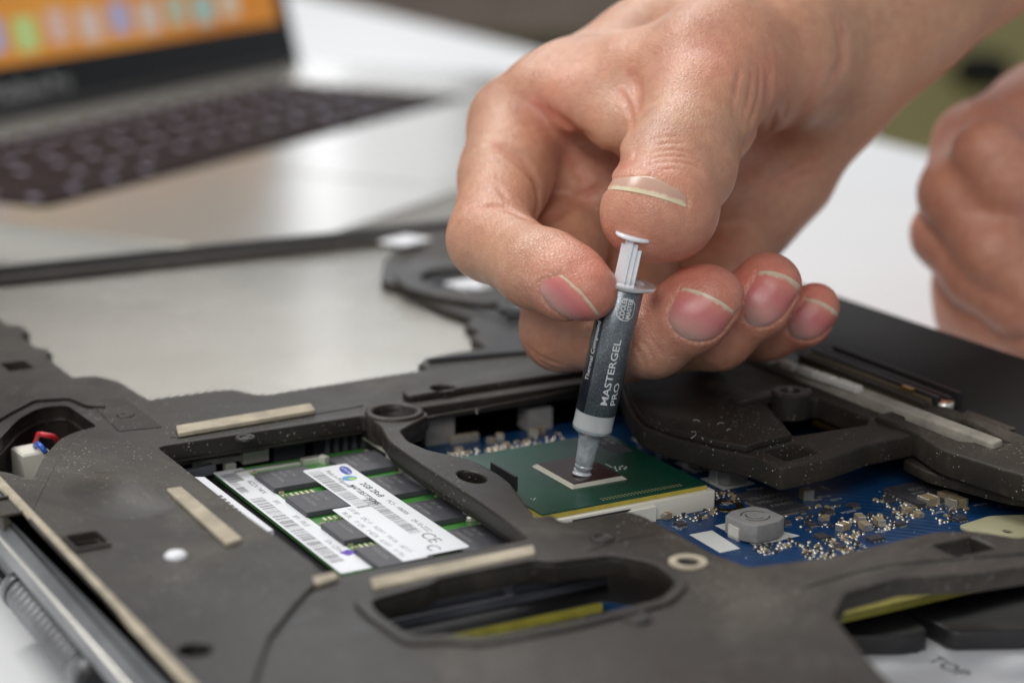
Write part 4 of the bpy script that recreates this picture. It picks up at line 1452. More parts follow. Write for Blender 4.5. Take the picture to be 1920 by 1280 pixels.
for x, y, w, d, h, a in ((1512, 935, 2.0, 2.2, 2.0, 1.4), (1740, 945, 3.2, 3.0, 1.7, 0.1), (1793, 948, 3.2, 3.0, 1.7, 0.1), (1775, 940, 3, 2.6, 1.9, 1.5),
                         (1580, 993, 2.6, 1.6, 1.4, 0.3), (1612, 978, 2.6, 1.6, 1.4, 1.2), (1622, 992, 2.4, 1.6, 1.4, 1.4), (1648, 984, 2.6, 1.6, 1.4, 1.3), (1238, 970, 1.6, 2.0, 1.0, 1.2),
                         (1250, 972, 1.6, 1.2, 1.3, 0.2), (1545, 975, 2.0, 1.1, 1.0, 0.1), (1700, 960, 2.0, 1.2, 1.0, 0.0), (1722, 968, 2.0, 1.2, 1.0, 1.5),
                         (850, 832, 1.0, 1.6, 1.8, 1.57), (862, 830, 1.0, 1.6, 1.8, 1.57), (876, 828, 1.0, 1.6, 1.8, 1.57), (890, 826, 1.0, 1.6, 1.8, 1.57), (860, 848, 1.0, 1.6, 1.2, 1.57), (920, 832, 1.2, 1.6, 1.4, 0.3),
                         (937, 824, 1.2, 1.6, 1.4, 1.2), (1000, 818, 1.4, 2.0, 1.6, 1.2), (1012, 812, 1.4, 2.0, 1.6, 0.2), (950, 838, 1.0, 1.4, 1.0, 0.0)):
    capacitor(x, y, w, d, h, a)
for x, y, w, d, h in ((1330, 880, 1.1, 2.2, 1.0), (1292, 856, 1.1, 2.2, 1.0), (1238, 834, 1.1, 2.0, 1.0), (1205, 822, 1.1, 2.0, 1.0), (1275, 850, 1.4, 1.4, 1.0), (1345, 905, 1.2, 1.6, 1.0)):
    o = capacitor(x, y, w, d, h, 1.57)
mb = MB(); q = at(1003, 800, BZ); mb.box(q[0], q[1], BZ, 6, 5, 5, 0, 0.3); mb.build('shield', M['ferrite'], mbd)
mb = MB(); q = at(812, 830, BZ); mb.box(q[0]+1, q[1]+1, BZ, 7, 5, 6, 0, 0.3); mb.build('shield', M['ferrite'], mbd)
# solder pads, vias and tiny parts in clusters
blob, bodies = MB(), MB()
def one_blob(x, y, r, e=1.0, h=0.8):
    n_ = 8
    vs = []
    for (rk, hk) in ((1, 0), (0.88, 0.45), (0.5, 0.85), (0.1, 0.95)):
        for i in range(n_):
            t = 2*math.pi*i/n_
            vs.append((x+r*rk*math.cos(t)*e, y+r*rk*math.sin(t), BZ+r*h*hk))
    fs = []
    for j in range(3):
        for i in range(n_):
            fs.append((j*n_+i, j*n_+(i+1) % n_, (j+1)*n_+(i+1) % n_, (j+1)*n_+i))
    fs.append(tuple(range(3*n_, 4*n_)))
    blob.add(vs, fs)


taken = set()
def blobs(region, n, r0, r1, seed, pair=0.55):
    rr = random.Random(seed)
    a, b, c_, d_ = [np.array(p, float) for p in region]
    for k in range(n):
        u, v = rr.random(), rr.random()
        p = (a*(1-u)+b*u)*(1-v)+(d_*(1-u)+c_*u)*v
        q = at(p[0], p[1], BZ)
        kx, ky = round(q[0]/1.25), round(q[1]/1.25)
        if (kx, ky) in taken: continue
        taken.add((kx, ky))
        gx, gy = kx*1.25, ky*1.25
        r = rr.uniform(r0, r1)*1.25
        if rr.random() < pair:
            dx, dy = (0.62, 0) if rr.random() < 0.5 else (0, 0.62)
            taken.add((kx+(dx > 0), ky+(dy > 0)))
            one_blob(gx-dx*0.9, gy-dy*0.9, r*0.9); one_blob(gx+dx*0.9, gy+dy*0.9, r*0.9)
            bodies.box(gx, gy, BZ+0.03, 0.9 if dx else 0.55, 0.9 if dy else 0.55, 0.42, 0, 0.05, rr.choice((0, 0, 1)))
        else:
            one_blob(gx, gy, r, rr.choice((1.0, 1.0, 1.4)))


blobs([(1630, 930), (1740, 905), (1770, 930), (1700, 985)], 154, 0.24, 0.42, 1)
blobs([(1500, 1020), (1600, 1000), (1620, 1035), (1510, 1050)], 125, 0.22, 0.40, 2)
blobs([(1260, 965), (1330, 948), (1345, 962), (1275, 985)], 84, 0.2, 0.34, 3)
blobs([(1345, 922), (1372, 918), (1384, 938), (1352, 944)], 36, 0.22, 0.36, 4)
blobs([(1410, 1028), (1490, 1010), (1498, 1022), (1420, 1042)], 47, 0.24, 0.38, 5)
blobs([(1690, 910), (1735, 905), (1745, 925), (1700, 932)], 36, 0.24, 0.36, 6)
blobs([(1480, 955), (1560, 940), (1600, 980), (1500, 1000)], 30, 0.2, 0.36, 7)
blobs([(1420, 915), (1440, 912), (1446, 922), (1424, 924)], 19, 0.2, 0.3, 8)
blobs([(1580, 975), (1680, 955), (1690, 990), (1590, 1010)], 47, 0.25, 0.5, 9)
blobs([(1740, 960), (1800, 945), (1820, 965), (1760, 985)], 36, 0.2, 0.34, 10)
blobs([(840, 850), (1060, 812), (1070, 822), (850, 858)], 84, 0.25, 0.5, 11)
blobs([(1425, 945), (1520, 950), (1510, 962), (1430, 970)], 30, 0.2, 0.3, 12)
tag(blob.build('solder', M['solder'], mbd, True), kind='stuff')
bodies.mi[0] = bodies.mi[0] or 0
tag(bodies.build('tiny_resistor', [M['chip'], M['cap']], mbd), kind='stuff')
rs_ = random.Random(21)
for (x, y, w, d, a) in ((1552, 962, 2.4, 1.6, 0), (1600, 950, 1.8, 1.8, 0), (1665, 940, 2.8, 1.8, 1.57), (1540, 1008, 2.2, 2.2, 0), (1575, 1028, 2.0, 1.4, 1.57), (1640, 1012, 3.0, 2.0, 0),
                        (1688, 985, 1.8, 1.4, 0), (1470, 980, 1.6, 2.4, 0), (1520, 985, 1.6, 1.6, 0), (1275, 985, 1.6, 2.2, 0), (1500, 960, 1.2, 2.0, 0), (1800, 975, 2.4, 1.8, 0)):
    o, q = chip(x, y, w, d, 0.7, a, None, BZ, 'small_chip')
    mb = MB()
    for s_ in (-1, 0, 1):
        for t_ in (-1, 1):
            lx, ly = s_*w*0.32, t_*(d/2+0.2)
            mb.box(q[0]+lx*math.cos(a)-ly*math.sin(a), q[1]+lx*math.sin(a)+ly*math.cos(a), BZ+0.02, 0.3, 0.5, 0.22, a)
    mb.build('chip_pin', M['solder'], o)
rl_ = random.Random(4)
mb = MB()
for k in range(34):
    x, y = rl_.uniform(1250, 1900), rl_.uniform(905, 1045)
    q = at(x, y, BZ)
    vv, ff = text_mesh(rl_.choice(('PC', 'PR', 'C', 'R', 'PQ', 'U', 'L'))+str(rl_.randint(10, 890)), 1.25)
    tu = rl_.random() < 0.5
    mb.add([((q[0]+p[0], q[1]+p[1], BZ+0.025) if tu else (q[0]-p[1], q[1]+p[0], BZ+0.025)) for p in vv], ff)
tag(mb.build('lettering', M['silk'], mbd), kind='stuff')
# gold ringed screw hole and thin printed lines
q = at(1362, 948, BZ)
mb = MB(); mb.lathe([(3.4, 0.02), (3.4, 0.12), (2.0, 0.12), (2.0, 0.02)], (q[0], q[1], BZ), n=32, cap=False); mb.build('gold_ring', M['brass'], mbd)
for a, b in (((1330, 928), (1365, 948)), ((1312, 962), (1340, 955)), ((1210, 968), (1335, 938)), ((1335, 938), (1322, 930))):
    p, r_ = at(*a, BZ), at(*b, BZ); d = (r_-p)[:2]; d /= np.linalg.norm(d); nn = np.array([-d[1], d[0]])*0.09
    silk([p[:2]+nn, r_[:2]+nn, r_[:2]-nn, p[:2]-nn])
for k in range(9):
    a = at(1455+k*7, 948+k*2.2, BZ)
# connector block with slots behind the RAM (seen under the beam)
mb = MB(); mb.box(-11.5, 66.5, BZ, 14, 5, 7.6, 0, 0.4); cb = mb.build('slotted_connector', M['blackp'], mbd)
for k in range(6):
    mb = MB(); mb.box(-15.5+k*2.1, 63.8, BZ+1.0, 0.9, 0.8, 5.6, 0, 0.1); mb.build('rib', M['ribgrey'], cb)
mb = MB(); mb.box(-24, 65.8, BZ, 7, 4, 5.6, 0, 0.4); mb.build('slotted_connector', M['bluegrey'], mbd)
# memory socket: side rails, metal latches, end clips
mb = MB(); mb.box(-5.6, 28, BZ+0.3, 4.4, 66, 3.6, 0, 0.3); mb.build('socket_body', M['blackp'], mbd)
mb = MB(); mb.box(-8.0, 30, BZ+3.9, 1.1, 62, 0.35, 0, 0.1); mb.build('contact_strip', M['epoxy'], mbd)
mb = MB(); mb.box(-7.6, -0.5, BZ+2.2, 2.4, 9.5, 2.2, 0, 0.2); mb.build('socket_end', M['epoxy'], mbd)
mb = MB(); mb.box(-7.6, 45.5, BZ+2.2, 2.0, 8, 1.9, 0, 0.2); mb.build('socket_end', M['epoxy'], mbd)
def latch_at(p0, p1, z, th, h):
    a_, b_ = at(*p0, z), at(*p1, z); d_ = b_-a_
    return (a_[0]+b_[0])/2, (a_[1]+b_[1])/2, z-h, float(np.linalg.norm(d_[:2])), th, h, math.atan2(d_[1], d_[0]), 0.2


mb = MB(); mb.box(*latch_at((358, 864), (452, 850), -1.8, 1.6, 1.2)); mb.box(*latch_at((452, 846), (500, 838), -1.0, 2.0, 2.6)); mb.box(*latch_at((420, 868), (440, 865), -2.2, 1.6, 1.6)); mb.box(*latch_at((312, 868), (356, 862), -2.6, 1.2, 0.8)); mb.build('latch', M['steel'], mbd)
mb = MB(); mb.box(*latch_at((440, 884), (562, 865), -2.4, 1.2, 0.8)); mb.box(*latch_at((566, 860), (600, 854), -1.8, 1.8, 1.8)); mb.box(*latch_at((604, 854), (612, 852), -1.2, 2.0, 2.2)); mb.build('latch', M['steel'], mbd)
mb = MB(); mb.box(*latch_at((345, 882), (400, 868), -1.6, 1.8, 2.0)); mb.build('latch_arm', M['ribgrey'], mbd)
# pale printed bar along the left wall of the bay
lb = [at(356, 893, 0.6), at(384, 893, 0.6), at(513, 992, 0.6), at(482, 1002, 0.6)]
o = plate('printed_bar', [tuple(p[:2]) for p in lb], [], -4.6, 0.6, M['label'], mbd, 0.2, 1)
mb = MB()
for k in range(7):
    p = lb[0]*(1-(k*0.055+0.38))+lb[3]*(k*0.055+0.38)
    mb.box(p[0]+1.3, p[1]+0.1, 0.61, 0.9, 1.2, 0.02)
mb.build('lettering', M['inkgrey'], o)

# ------------------------------------------------------------------ processor
cpu = thing('processor', 'green processor package with a small dark die, seated in an ivory socket', 'processor', (18.7, 18.7, -1.2))
plate('substrate', rounded([(0, 0), (37.5, 0), (37.5, 37.5), (0, 37.5)], 0.4, 2), [], -0.30, 0.0, M['green'], cpu, 0.03, 1)
plate('laminate_edge', [(0.02, 0.02), (37.48, 0.02), (37.48, 37.48), (0.02, 37.48)], [], -1.2, -0.31, M['gold_edge'], cpu, 0.03, 1)
D0, D1 = (13.2, 10.4), (24.3, 24.6)
# glue fillet round the die
mb = MB()
vs = []
for k_, z in ((0.8, 0.01), (0.3, 0.42), (0.0, 0.62)):
    vs += [(D0[0]-k_, D0[1]-k_, z), (D1[0]+k_, D0[1]-k_, z), (D1[0]+k_, D1[1]+k_, z), (D0[0]-k_, D1[1]+k_, z)]
fs = []
for r in range(2):
    for i in range(4):
        j = (i+1) % 4
        fs.append((r*4+i, r*4+j, r*4+4+j, r*4+4+i))
mb.add(vs, fs); mb.build('glue_fillet', M['epoxy'], cpu)
mb = MB(); mb.box((D0[0]+D1[0])/2, (D0[1]+D1[1])/2, 0.02, D1[0]-D0[0]-0.02, D1[1]-D0[1]-0.02, 0.74, 0, 0.03); mb.build('die', M['die'], cpu)


def flat(name, ring, z, mat, parent):
    return silk(ring, z, name, mat, 0.012, parent)


flat('dark_mark', [(31.5, 24.2), (36.0, 24.2), (36.0, 36.2), (31.5, 36.2)], 0, M['chip'], cpu)
def flat_text(txt, size, org, ux, uy, z, mat, parent, name='lettering', bold=0.0):
    vv, ff = text_mesh(txt, size, bold=bold)
    vs = [(org[0]+p[0]*ux[0]+p[1]*uy[0], org[1]+p[0]*ux[1]+p[1]*uy[1], z) for p in vv]
    mb = MB(); mb.add(vs, ff)
    return mb.build(name, mat, parent)


flat_text('INTEL 08', 1.3, (34.6, 35.4), (0, -1), (1, 0), 0.03, M['silk'], cpu)
flat_text('Q2JX 0P', 1.3, (32.8, 35.4), (0, -1), (1, 0), 0.03, M['silk'], cpu)
mb = MB()
for k in range(24):
    for r in range(2):
        x = 14.5+k*0.78
        mb.box(x, 1.5+r*0.75, 0.0, 0.42, 0.42, 0.03)
tag(mb.build('test_pad', simple('dull_gold_pad', (0.20, 0.19, 0.10), 0.5), cpu), kind='stuff')
mb = MB()
for i, (x, y) in enumerate([(26.6, 16.4), (27.2, 15.6), (27.8, 16.6), (28.2, 15.4), (27.0, 17.2), (28.6, 17.0), (26.2, 15.2), (28.9, 16.0)]): mb.box(x, y, 0, 0.35, 0.35, 0.06)
mb.box(26.4, 18.6, 0, 0.14, 2.6, 0.04)
tag(mb.build('tiny_resistor', M['silk'], cpu), kind='stuff')
mb = MB()
for (x, y) in ((2.6, 8.6), (3.1, 8.3), (3.5, 8.5), (2.8, 7.9)): mb.box(x, y, 0, 0.14, 0.3, 0.03)
mb.build('dot_code', M['silk'], cpu)

# ------------------------------------------------------------------ memory module
RZ = -3.0
ram = thing('memory_module', 'green memory module with black chips and two white stickers', 'memory module', (-25, 28, RZ-1))
plate('circuit_board', rounded([(-42.3, -2.8), (-8.4, -2.8), (-8.4, 60.2), (-42.3, 60.2)], 0.5, 2), [], RZ-1.0, RZ, M['ram_green'], ram, 0.08, 1)
cm = None
for x, ys in ((-13.9, (49.4, 33.4, 16.4, -0.2)), (-31.0, (47.4, 31.5, 14.6, -0.2))):
    for y in ys:
        d = 11.8 if x > -20 else 10.8
        w = 11.0
        mb = MB(); mb.box(x, y, RZ+0.15, w, d-0.4, 1.0, 0, 0.1)
        o = mb.build('memory_chip', M['ram_chip'], ram)
        for k, t in enumerate(('SEC 940', 'HCH9', 'K4B1G0846')):
            flat_text(t, 1.25, (x-w*0.36+(2-k)*1.7+1.3, y+d*0.36), (0, -1), (1, 0), RZ+1.17, M['greyprint'], o)
# small parts along the rows
rr = random.Random(5)
mb = MB(); mc = MB(); md = MB()
for k in range(30):
    y = 56-k*2.02
    x = -35.2+rr.uniform(-0.15, 0.15)
    if rr.random() < 0.85:
        md.box(x, y, RZ, 1.0, 0.75, 0.35); mc.box(x, y, RZ, 0.55, 0.7, 0.45)
for k in range(26):
    y = 58-k*2.3
    md.box(-9.0, y, RZ, 0.7, 0.45, 0.35)
    if k % 3 == 0: md.box(-22.4, y, RZ, 1.0, 0.5, 0.4)
for y in (39.6, 23.8, 7.6):
    for k in range(5): md.box(-34+k*1.1, y-0.2, RZ, 0.5, 1.6, 0.4)
tag(md.build('end_cap', simple('cream_terminal', (0.62, 0.58, 0.42), 0.4, 0.3), ram), kind='stuff')
tag(mc.build('tiny_resistor', M['cap'], ram), kind='stuff')
mb = MB(); mb.box(-37.2, 6.0, RZ+0.12, 2.2, 2.2, 0.05, 0.4); q = mb.build('purple_spot', M['purple'], ram)


def sticker(quad, z, t=0.12, r=0.8, name='sticker', lab=None, mat=None):
    """quad: four world corners (u right along the text, v up); returns the part and a map"""
    o = plate(name, rounded(quad, r, 4), [], z, z+t, mat or M['label'], ram, 0.04, 1)
    if lab: o['label'] = lab
    a, b, c_, d = [np.array(p, float) for p in quad]
    def mp(u, v): return (a*(1-u)+b*u)*(1-v)+(d*(1-u)+c_*u)*v
    return o, mp, z+t+0.012


def bars(parent, mp, z, u0, u1, v0, v1, n, seed, along='u', mat=None, fill=0.55):
    r = random.Random(seed)
    mb = MB()
    t = u0 if along == 'u' else v0
    end = u1 if along == 'u' else v1
    step = (end-t)/n
    for k in range(n):
        w = step*r.choice((0.25, 0.45, 0.75))*fill*1.6
        a0 = t+k*step
        cs = [(a0, v0), (a0+w, v0), (a0+w, v1), (a0, v1)] if along == 'u' else [(u0, a0), (u1, a0), (u1, a0+w), (u0, a0+w)]
        mb.add([(*mp(*c_), z) for c_ in cs], [(0, 1, 2, 3)])
    return mb.build('barcode', mat or M['inkgrey'], parent)


def words(parent, mp, z, txt, u, v, h_u, h_v, mat=None, bold=0.0):
    """text starting at (u, v); h_u: width of an em in u; h_v: height in v"""
    vv, ff = text_mesh(txt, 1.0, bold=bold)
    mb = MB(); mb.add([(*mp(u+p[0]*h_u, v+p[1]*h_v), z) for p in vv], ff)
    return mb.build('lettering', mat or M['ink'], parent)


# large sticker; text runs along -y, its top towards +x
q_ = [(-27.5, 49.3), (-27.5, -4.6), (-17.7, -4.6), (-17.7, 49.3)]
lo_, mp, z = sticker(q_, RZ+1.2, lab='larger sticker with the maker name')
L_, W_ = 53.9, 9.8
e = MB(); n = 28
e.add([(*mp(0.075+0.052*math.cos(2*math.pi*i/n), 0.80+0.12*math.sin(2*math.pi*i/n-0.35)), z) for i in range(n)], [tuple(range(n))]); e.build('logo', M['blueink'], lo_)
vv, ff = text_mesh('SAMSUNG', 1.0)
mb = MB(); mb.add([(*mp(0.036+p[0]*1.0/L_*1.15*0.9, 0.765+p[1]*1.2/W_), z+0.01) for p in vv], ff); mb.build('lettering', M['label'], lo_)
e = MB(); e.add([(*mp(0.165+0.028*math.cos(2*math.pi*i/n), 0.66+0.16*math.sin(2*math.pi*i/n)), z) for i in range(n)], [tuple(range(n))]); e.build('eco_mark', simple('light_blue_ink', (0.12, 0.35, 0.62), 0.4), lo_)
e = MB(); e.add([(*mp(0.175+0.016*math.cos(2*math.pi*i/n), 0.70+0.08*math.sin(2*math.pi*i/n)), z+0.01) for i in range(n)], [tuple(range(n))]); e.build('eco_mark', simple('green_ink', (0.35, 0.60, 0.08), 0.4), lo_)
words(lo_, mp, z, 'Made in Philippines', 0.045, 0.40, 1.5/L_, 1.5/W_, M['ink'])
words(lo_, mp, z, '2GB 2Rx8', 0.235, 0.70, 2.2/L_, 1.9/W_, M['ink'], 0.02)
words(lo_, mp, z, 'M471B5773CHS', 0.235, 0.45, 1.9/L_, 1.7/W_, M['ink'], 0.02)
words(lo_, mp, z, 'PC3 - 10600S', 0.45, 0.72, 1.6/L_, 1.4/W_, M['ink'])
words(lo_, mp, z, '09-10-ZZZ', 0.67, 0.66, 1.6/L_, 1.5/W_, M['inkgrey'])
words(lo_, mp, z, 'CE', 0.81, 0.45, 4.4/L_, 3.6/W_, M['inkgrey'])
words(lo_, mp, z, 'C', 0.92, 0.25, 4.4/L_, 3.4/W_, M['inkgrey'])
bars(lo_, mp, z, 0.03, 0.48, 0.05, 0.32, 46, 2)
bars(lo_, mp, z, 0.40, 0.80, 0.32, 0.56, 54, 3, mat=M['inkgrey'])
q2_ = [(-31.6, 25.5), (-31.6, -5.2), (-26.6, -5.2), (-26.6, 25.5)]
l2, mp2, z2 = sticker(q2_, RZ+1.18-0.02, 0.1, 0.3, lab='small test sticker under the larger one')
for k, t in enumerate(('LF2 BP', '5PC 1F', 'RO24 F', 'P10 2A', 'AE7 1Y')): words(l2, mp2, z2, t, 0.04+k*0.18, 0.55, 1.3/30.7, 1.4/5.0, M['inkgrey']); words(l2, mp2, z2, t[::-1], 0.08+k*0.18, 0.15, 1.3/30.7, 1.4/5.0, M['inkgrey'])
# long barcode sticker
q3_ = [(-42.6, 59.9), (-42.6, -2.6), (-36.2, -2.6), (-36.2, 59.9)]
l3, mp3, z3 = sticker(q3_, RZ+0.02, 0.1, 0.4, lab='long narrow barcode sticker on the outer edge')
bars(l3, mp3, z3, 0.04, 0.13, 0.10, 0.62, 9, 5, 'u', M['inkgrey'])
bars(l3, mp3, z3, 0.12, 0.24, 0.08, 0.34, 14, 6, 'u', M['inkgrey'])
words(l3, mp3, z3, 'ACCV 74FX', 0.13, 0.62, 1.7/62.5, 1.6/6.4, M['ink'])
words(l3, mp3, z3, 'FF1', 0.345, 0.62, 1.7/62.5, 1.6/6.4, M['inkgrey'])
words(l3, mp3, z3, 'RP1  FRU5', 0.50, 0.62, 1.5/62.5, 1.6/6.4, M['inkgrey'])
words(l3, mp3, z3, 'S/N 1ZRW', 0.74, 0.62, 1.5/62.5, 1.6/6.4, M['inkgrey'])
bars(l3, mp3, z3, 0.30, 0.92, 0.08, 0.50, 70, 7, 'u', M['inkgrey'])

# ------------------------------------------------------------------ dark block over the right of the board, strips and connectors beyond it
BT = 7.0
blk = [(60, 75), (52, 56), (46.5, 46), (41.5, 36), (37.6, 27), (35.6, 20.5), (36.6, 12), (40.0, 2), (44.2, -6), (44.4, -14.6), (56.5, -13.8), (63, -12.2), (69.5, -10.4), (80.5, -10.0), (85, -12), (85, 75)]
blk_hole = [(59.0, 1), (77.0, 0), (80, 3), (80, 20), (68, 22), (64, 12)]
plate('cover_block', rounded(blk, 1.2, 3), [rounded(blk_hole, 1.0, 3), rounded([(48.0, -3.5), (56.5, -2.5), (56.5, -10.0), (48.0, -11.2)], 0.5, 2)], 1.7, BT-0.6, M['frame_dust'], base, 0.5, 2)
plate('cover_floor', [(46.5, -12), (58, -11.5), (58, -1), (46.5, -2)], [], 1.9, 3.0, M['frame'], base, 0.1, 1)
# slotted cover plate a step higher
plate('cover_step', rounded([(60, 72), (53, 56), (47.3, 46), (42.2, 36), (38.4, 27), (36.4, 20.5), (37.4, 12.3), (40.8, 2.3), (44.2, -3.8), (47.5, -2.6), (57.0, -1.4), (57.8, 2), (62.5, 13.5), (66, 26), (70, 40), (80, 72)], 1.0, 3), [], BT-0.65, BT+0.9, M['frame_dust'], base, 0.35, 2)
# round boss standing on it
q = at(1495, 745, BT+1)
mb = MB(); mb.lathe([(4.3, -3.4), (4.1, 1.6), (3.6, 2.1), (2.2, 2.1), (1.9, 1.4), (1.7, -1.2), (0.2, -1.3)], (q[0]-1.6, q[1]+0.5, BT+0.6), n=36, cap=False)
o = mb.build('screw_boss', M['frame'], base, True); smooth_by_angle(o.data, 35)
mb = MB(); mb.box(q[0]-9, q[1]+2.5, BT+0.5, 12, 3.6, 1.6, 0.1, 0.3); mb.build('rib', M['frame'], base)
mb = MB()
for k in range(16): mb.box(78.6-0.0, 3+k*1.05, 1.0, 1.4, 0.5, 0.8)
tag(mb.build('contact_pin', M['brass'], base), kind='stuff')
# arm running right and its lower step
plate('side_arm', rounded([(80, 2), (80.6, -10.2), (77.5, -22), (80, -38), (84, -52), (96, -58), (98.4, -58), (98.4, 4)], 2.0, 4), [rounded([(84.5, -2), (84.5, -20), (93, -26), (96, -10), (93, -2)], 1.5, 3)], 2.0, BT+0.4, M['frame_dust'], base, 0.6, 2)
plate('board_tab', rounded(pxring(-3, [(1795, 985), (1855, 966), (1990, 962), (1990, 1040), (1890, 1022)]), 1.5, 4), [circle(*at(1890, 995, -3)[:2], 1.0)], -3.6, -3.0, M['tan'], base, 0.1, 1)
plate('side_foot', rounded(pxring(1.4, [(1690, 860), (1740, 850), (1860, 878), (2040, 880), (2040, 945), (1890, 925), (1810, 903), (1740, 885)]), 1.5, 4), [], -1.0, 1.4, M['frame'], base, 0.5, 2)
# dusty grey ledge and the dark floor beside it
plate('dusty_ledge', rounded([(84.6, 75), (87.6, 75), (90.2, -26), (86.6, -27), (85.4, 0)], 0.8, 3), [], 5.0, 8.6, simple('grey_dust', (0.28, 0.26, 0.22), 0.9, var=0.35, vscale=120, bmp=0.2, bscale=900), base, 0.5, 2)
for k, (x, y, l_) in enumerate(((1440, 672, 3), (1517, 697, 5.5), (1550, 708, 5.0), (1480, 685, 4), (1590, 722, 7))):
    q = at(x, y, 9.2); mb = MB(); mb.box(q[0], q[1], 8.5, 2.2, l_, 1.4, 0.05, 0.35); mb.build('clip', simple('dusty_clip_%d' % k, (0.50, 0.50, 0.47), 0.7, var=0.2, vscale=200), base)
# slot connectors: long dark bars with gilded contacts
pa = at(1512, 655, 9.5); pb = at(1745, 745, 9.5)
dv = (pb-pa)[:2]; ln = np.linalg.norm(dv); ang = math.atan2(dv[1], dv[0]); mid = (pa+pb)/2
for off_, w_, h_ in ((-1.2, 2.0, 3.0), (2.2, 1.4, 3.8), (5.2, 1.4, 3.4), (8.0, 1.0, 4.0)):
    nx, ny = -math.sin(ang), math.cos(ang)
    mb = MB(); mb.box(mid[0]+nx*off_, mid[1]+ny*off_, 5.6, ln, w_, h_, ang, 0.2)
    mb.build('slot_connector', M['frame_dust'] if off_ < 0 else M['blackp'], base)
mb = MB()
for k in range(34):
    t = (k+0.5)/34
    p = pa*(1-t)+pb*t
    mb.box(p[0]+nx*0.2, p[1]+ny*0.2, 6.0, 0.5, 0.9, 3.0, ang)
    mb.box(p[0]-nx*2.5, p[1]-ny*2.5, 5.3, 0.5, 0.6, 2.2, ang)
tag(mb.build('contact_pin', simple('dull_brass', (0.30, 0.25, 0.15), 0.4, 0.8), base), kind='stuff')
mb = MB(); q = at(1702, 727, 9.4); mb.box(q[0], q[1], 8.9, 3.2, 1.3, 0.7, ang, 0.1); mb.build('gilded_tab', M['brass'], base)
mb = MB(); q = at(1750, 742, 8.4); mb.box(q[0]+1.0, q[1]+1.0, 5.2, 7.5, 7.5, 2.6, ang, 0.2); mb.build('socket_foot', M['frame_dust'], base)
q = at(1771, 752, 8.0)
mb = MB(); mb.lathe([(2.0, 0), (2.0, 1.7), (1.75, 1.9)], (q[0], q[1], 6.1), n=24); cs = mb.build('stud', M['steel'], base, True)
mb = MB(); mb.lathe([(1.7, 0), (1.6, 0.25), (0.4, 0.35)], (q[0], q[1], 8.0), n=24); mb.build('stud_head', M['copper'], cs, True)
plate('side_floor', [(87, 75), (88, -27), (98, -60), (98.4, 75)], [rounded(pxring(6.2, [(1790, 790), (1825, 762), (1905, 768), (1925, 795), (1895, 805), (1815, 806)]), 0.6, 2)], 2.2, 6.2, M['frame'], base, 0.3, 1)
for k in range(7):
    a_ = k*2*math.pi/7
    mb = MB(); mb.box(64.5+7.6*math.cos(a_), 153+7.6*math.sin(a_), 4.2, 5.5, 0.7, 1.6, a_+0.5, 0.1); mb.build('fan_blade', M['ribgrey'], base)
# far right of the base behind the hand: fan housing with ribs
fan = [(46.5, 152), (49, 140), (56, 127), (70, 121), (97, 121), (97, 214), (84, 206), (66, 184), (49, 164)]
plate('fan_housing', rounded(fan, 3, 4), [circle(64.5, 153, 10.5, 13.5, 36)], 5.0, 6.6, M['frame'], base, 0.5, 2)
mb = MB(); mb.lathe([(9.8, 0), (9.8, 3.4), (8.4, 4.0), (8.0, 3.4), (7.8, 0.4), (5.0, 0.4), (5.0, 2.6), (4.4, 3.2), (0.4, 3.3)], (64.5, 153, 1.0), n=40, cap=False)
o = mb.build('fan_ring', M['blackp'], base, True); smooth_by_angle(o.data, 35)
mb = MB(); mb.box(66, 151, 4.7, 10, 11, 0.8, 0.15, 0.2); o = mb.build('white_tag', M['label'], base)
mb = MB(); mb.box(72, 203, 6.6, 12, 10, 0.5, 0.4, 0.2); o = mb.build('white_tag', M['label'], base)
plate('cable_well', rounded([(52, 128), (96, 128), (96, 92), (66, 92), (56, 104)], 3, 3), [], 5.0, 5.25, M['blackp'], base, 0.1, 1)
for (x0, y0, x1, y1, r_, m_) in ((58, 121, 66, 108, 1.3, 'silver'), (64, 125, 74, 110, 0.9, 'bluegrey'), (70, 126, 84, 104, 1.2, 'blackp'), (56, 114, 70, 98, 0.8, 'bluegrey'), (76, 124, 92, 100, 1.0, 'silver')):
    mb = MB(); mb.tube([(x0, y0, 6.2), ((x0+x1)/2, (y0+y1)/2, 7.0), (x1, y1, 6.1)], r_, 10); mb.build('cable', M[m_], base, True)
plate('near_rail', rounded([(20, 88), (44, 84), (62, 78), (84, 78), (84, 92), (56, 100), (46, 100), (41, 92)], 1.5, 3), [], 5.0, 5.9, M['bluegrey'], base, 0.4, 2)

# loose fibres caught in the dust
rr = random.Random(3)
for k, (x, y, c) in enumerate(((1312, 795, .6), (1345, 800, -.5), (1372, 808, .9), (1290, 812, -1.0), (1520, 735, .4), (900, 770, .5))):
    q = at(x, y, 7.6 if x > 1000 else 5.1)
    a = rr.uniform(0, 3); l_ = rr.uniform(1.5, 3.5)
    pts_ = []
    for i in range(8):
        t = i/7
        pts_.append((q[0]+math.cos(a+c*t*2)*l_*t, q[1]+math.sin(a+c*t*2)*l_*t, q[2]+0.5*math.sin(math.pi*t)))
    mb = MB(); mb.tube(pts_, 0.035, 5); mb.build('fibre', M['silk'], base, True)

# ------------------------------------------------------------------ syringe
T0 = at(1091, 889, 0.85)                       # paste meets the die here
T1 = dep(1190, 441, 377.6)                      # plunger disc
AX = T1-T0; LEN = float(np.linalg.norm(AX)); AX = AX/LEN
toC = CC-(T0+T1)/2
FR = toC-AX*(toC@AX); FR /= np.linalg.norm(FR)   # faces the camera
RT = np.cross(AX, FR); 
if RT@CR[0] < 0: RT = -RT
RB = 4.05
hpx = LEN/np.hypot(99, 448)                      # mm along the axis for one photo pixel along it


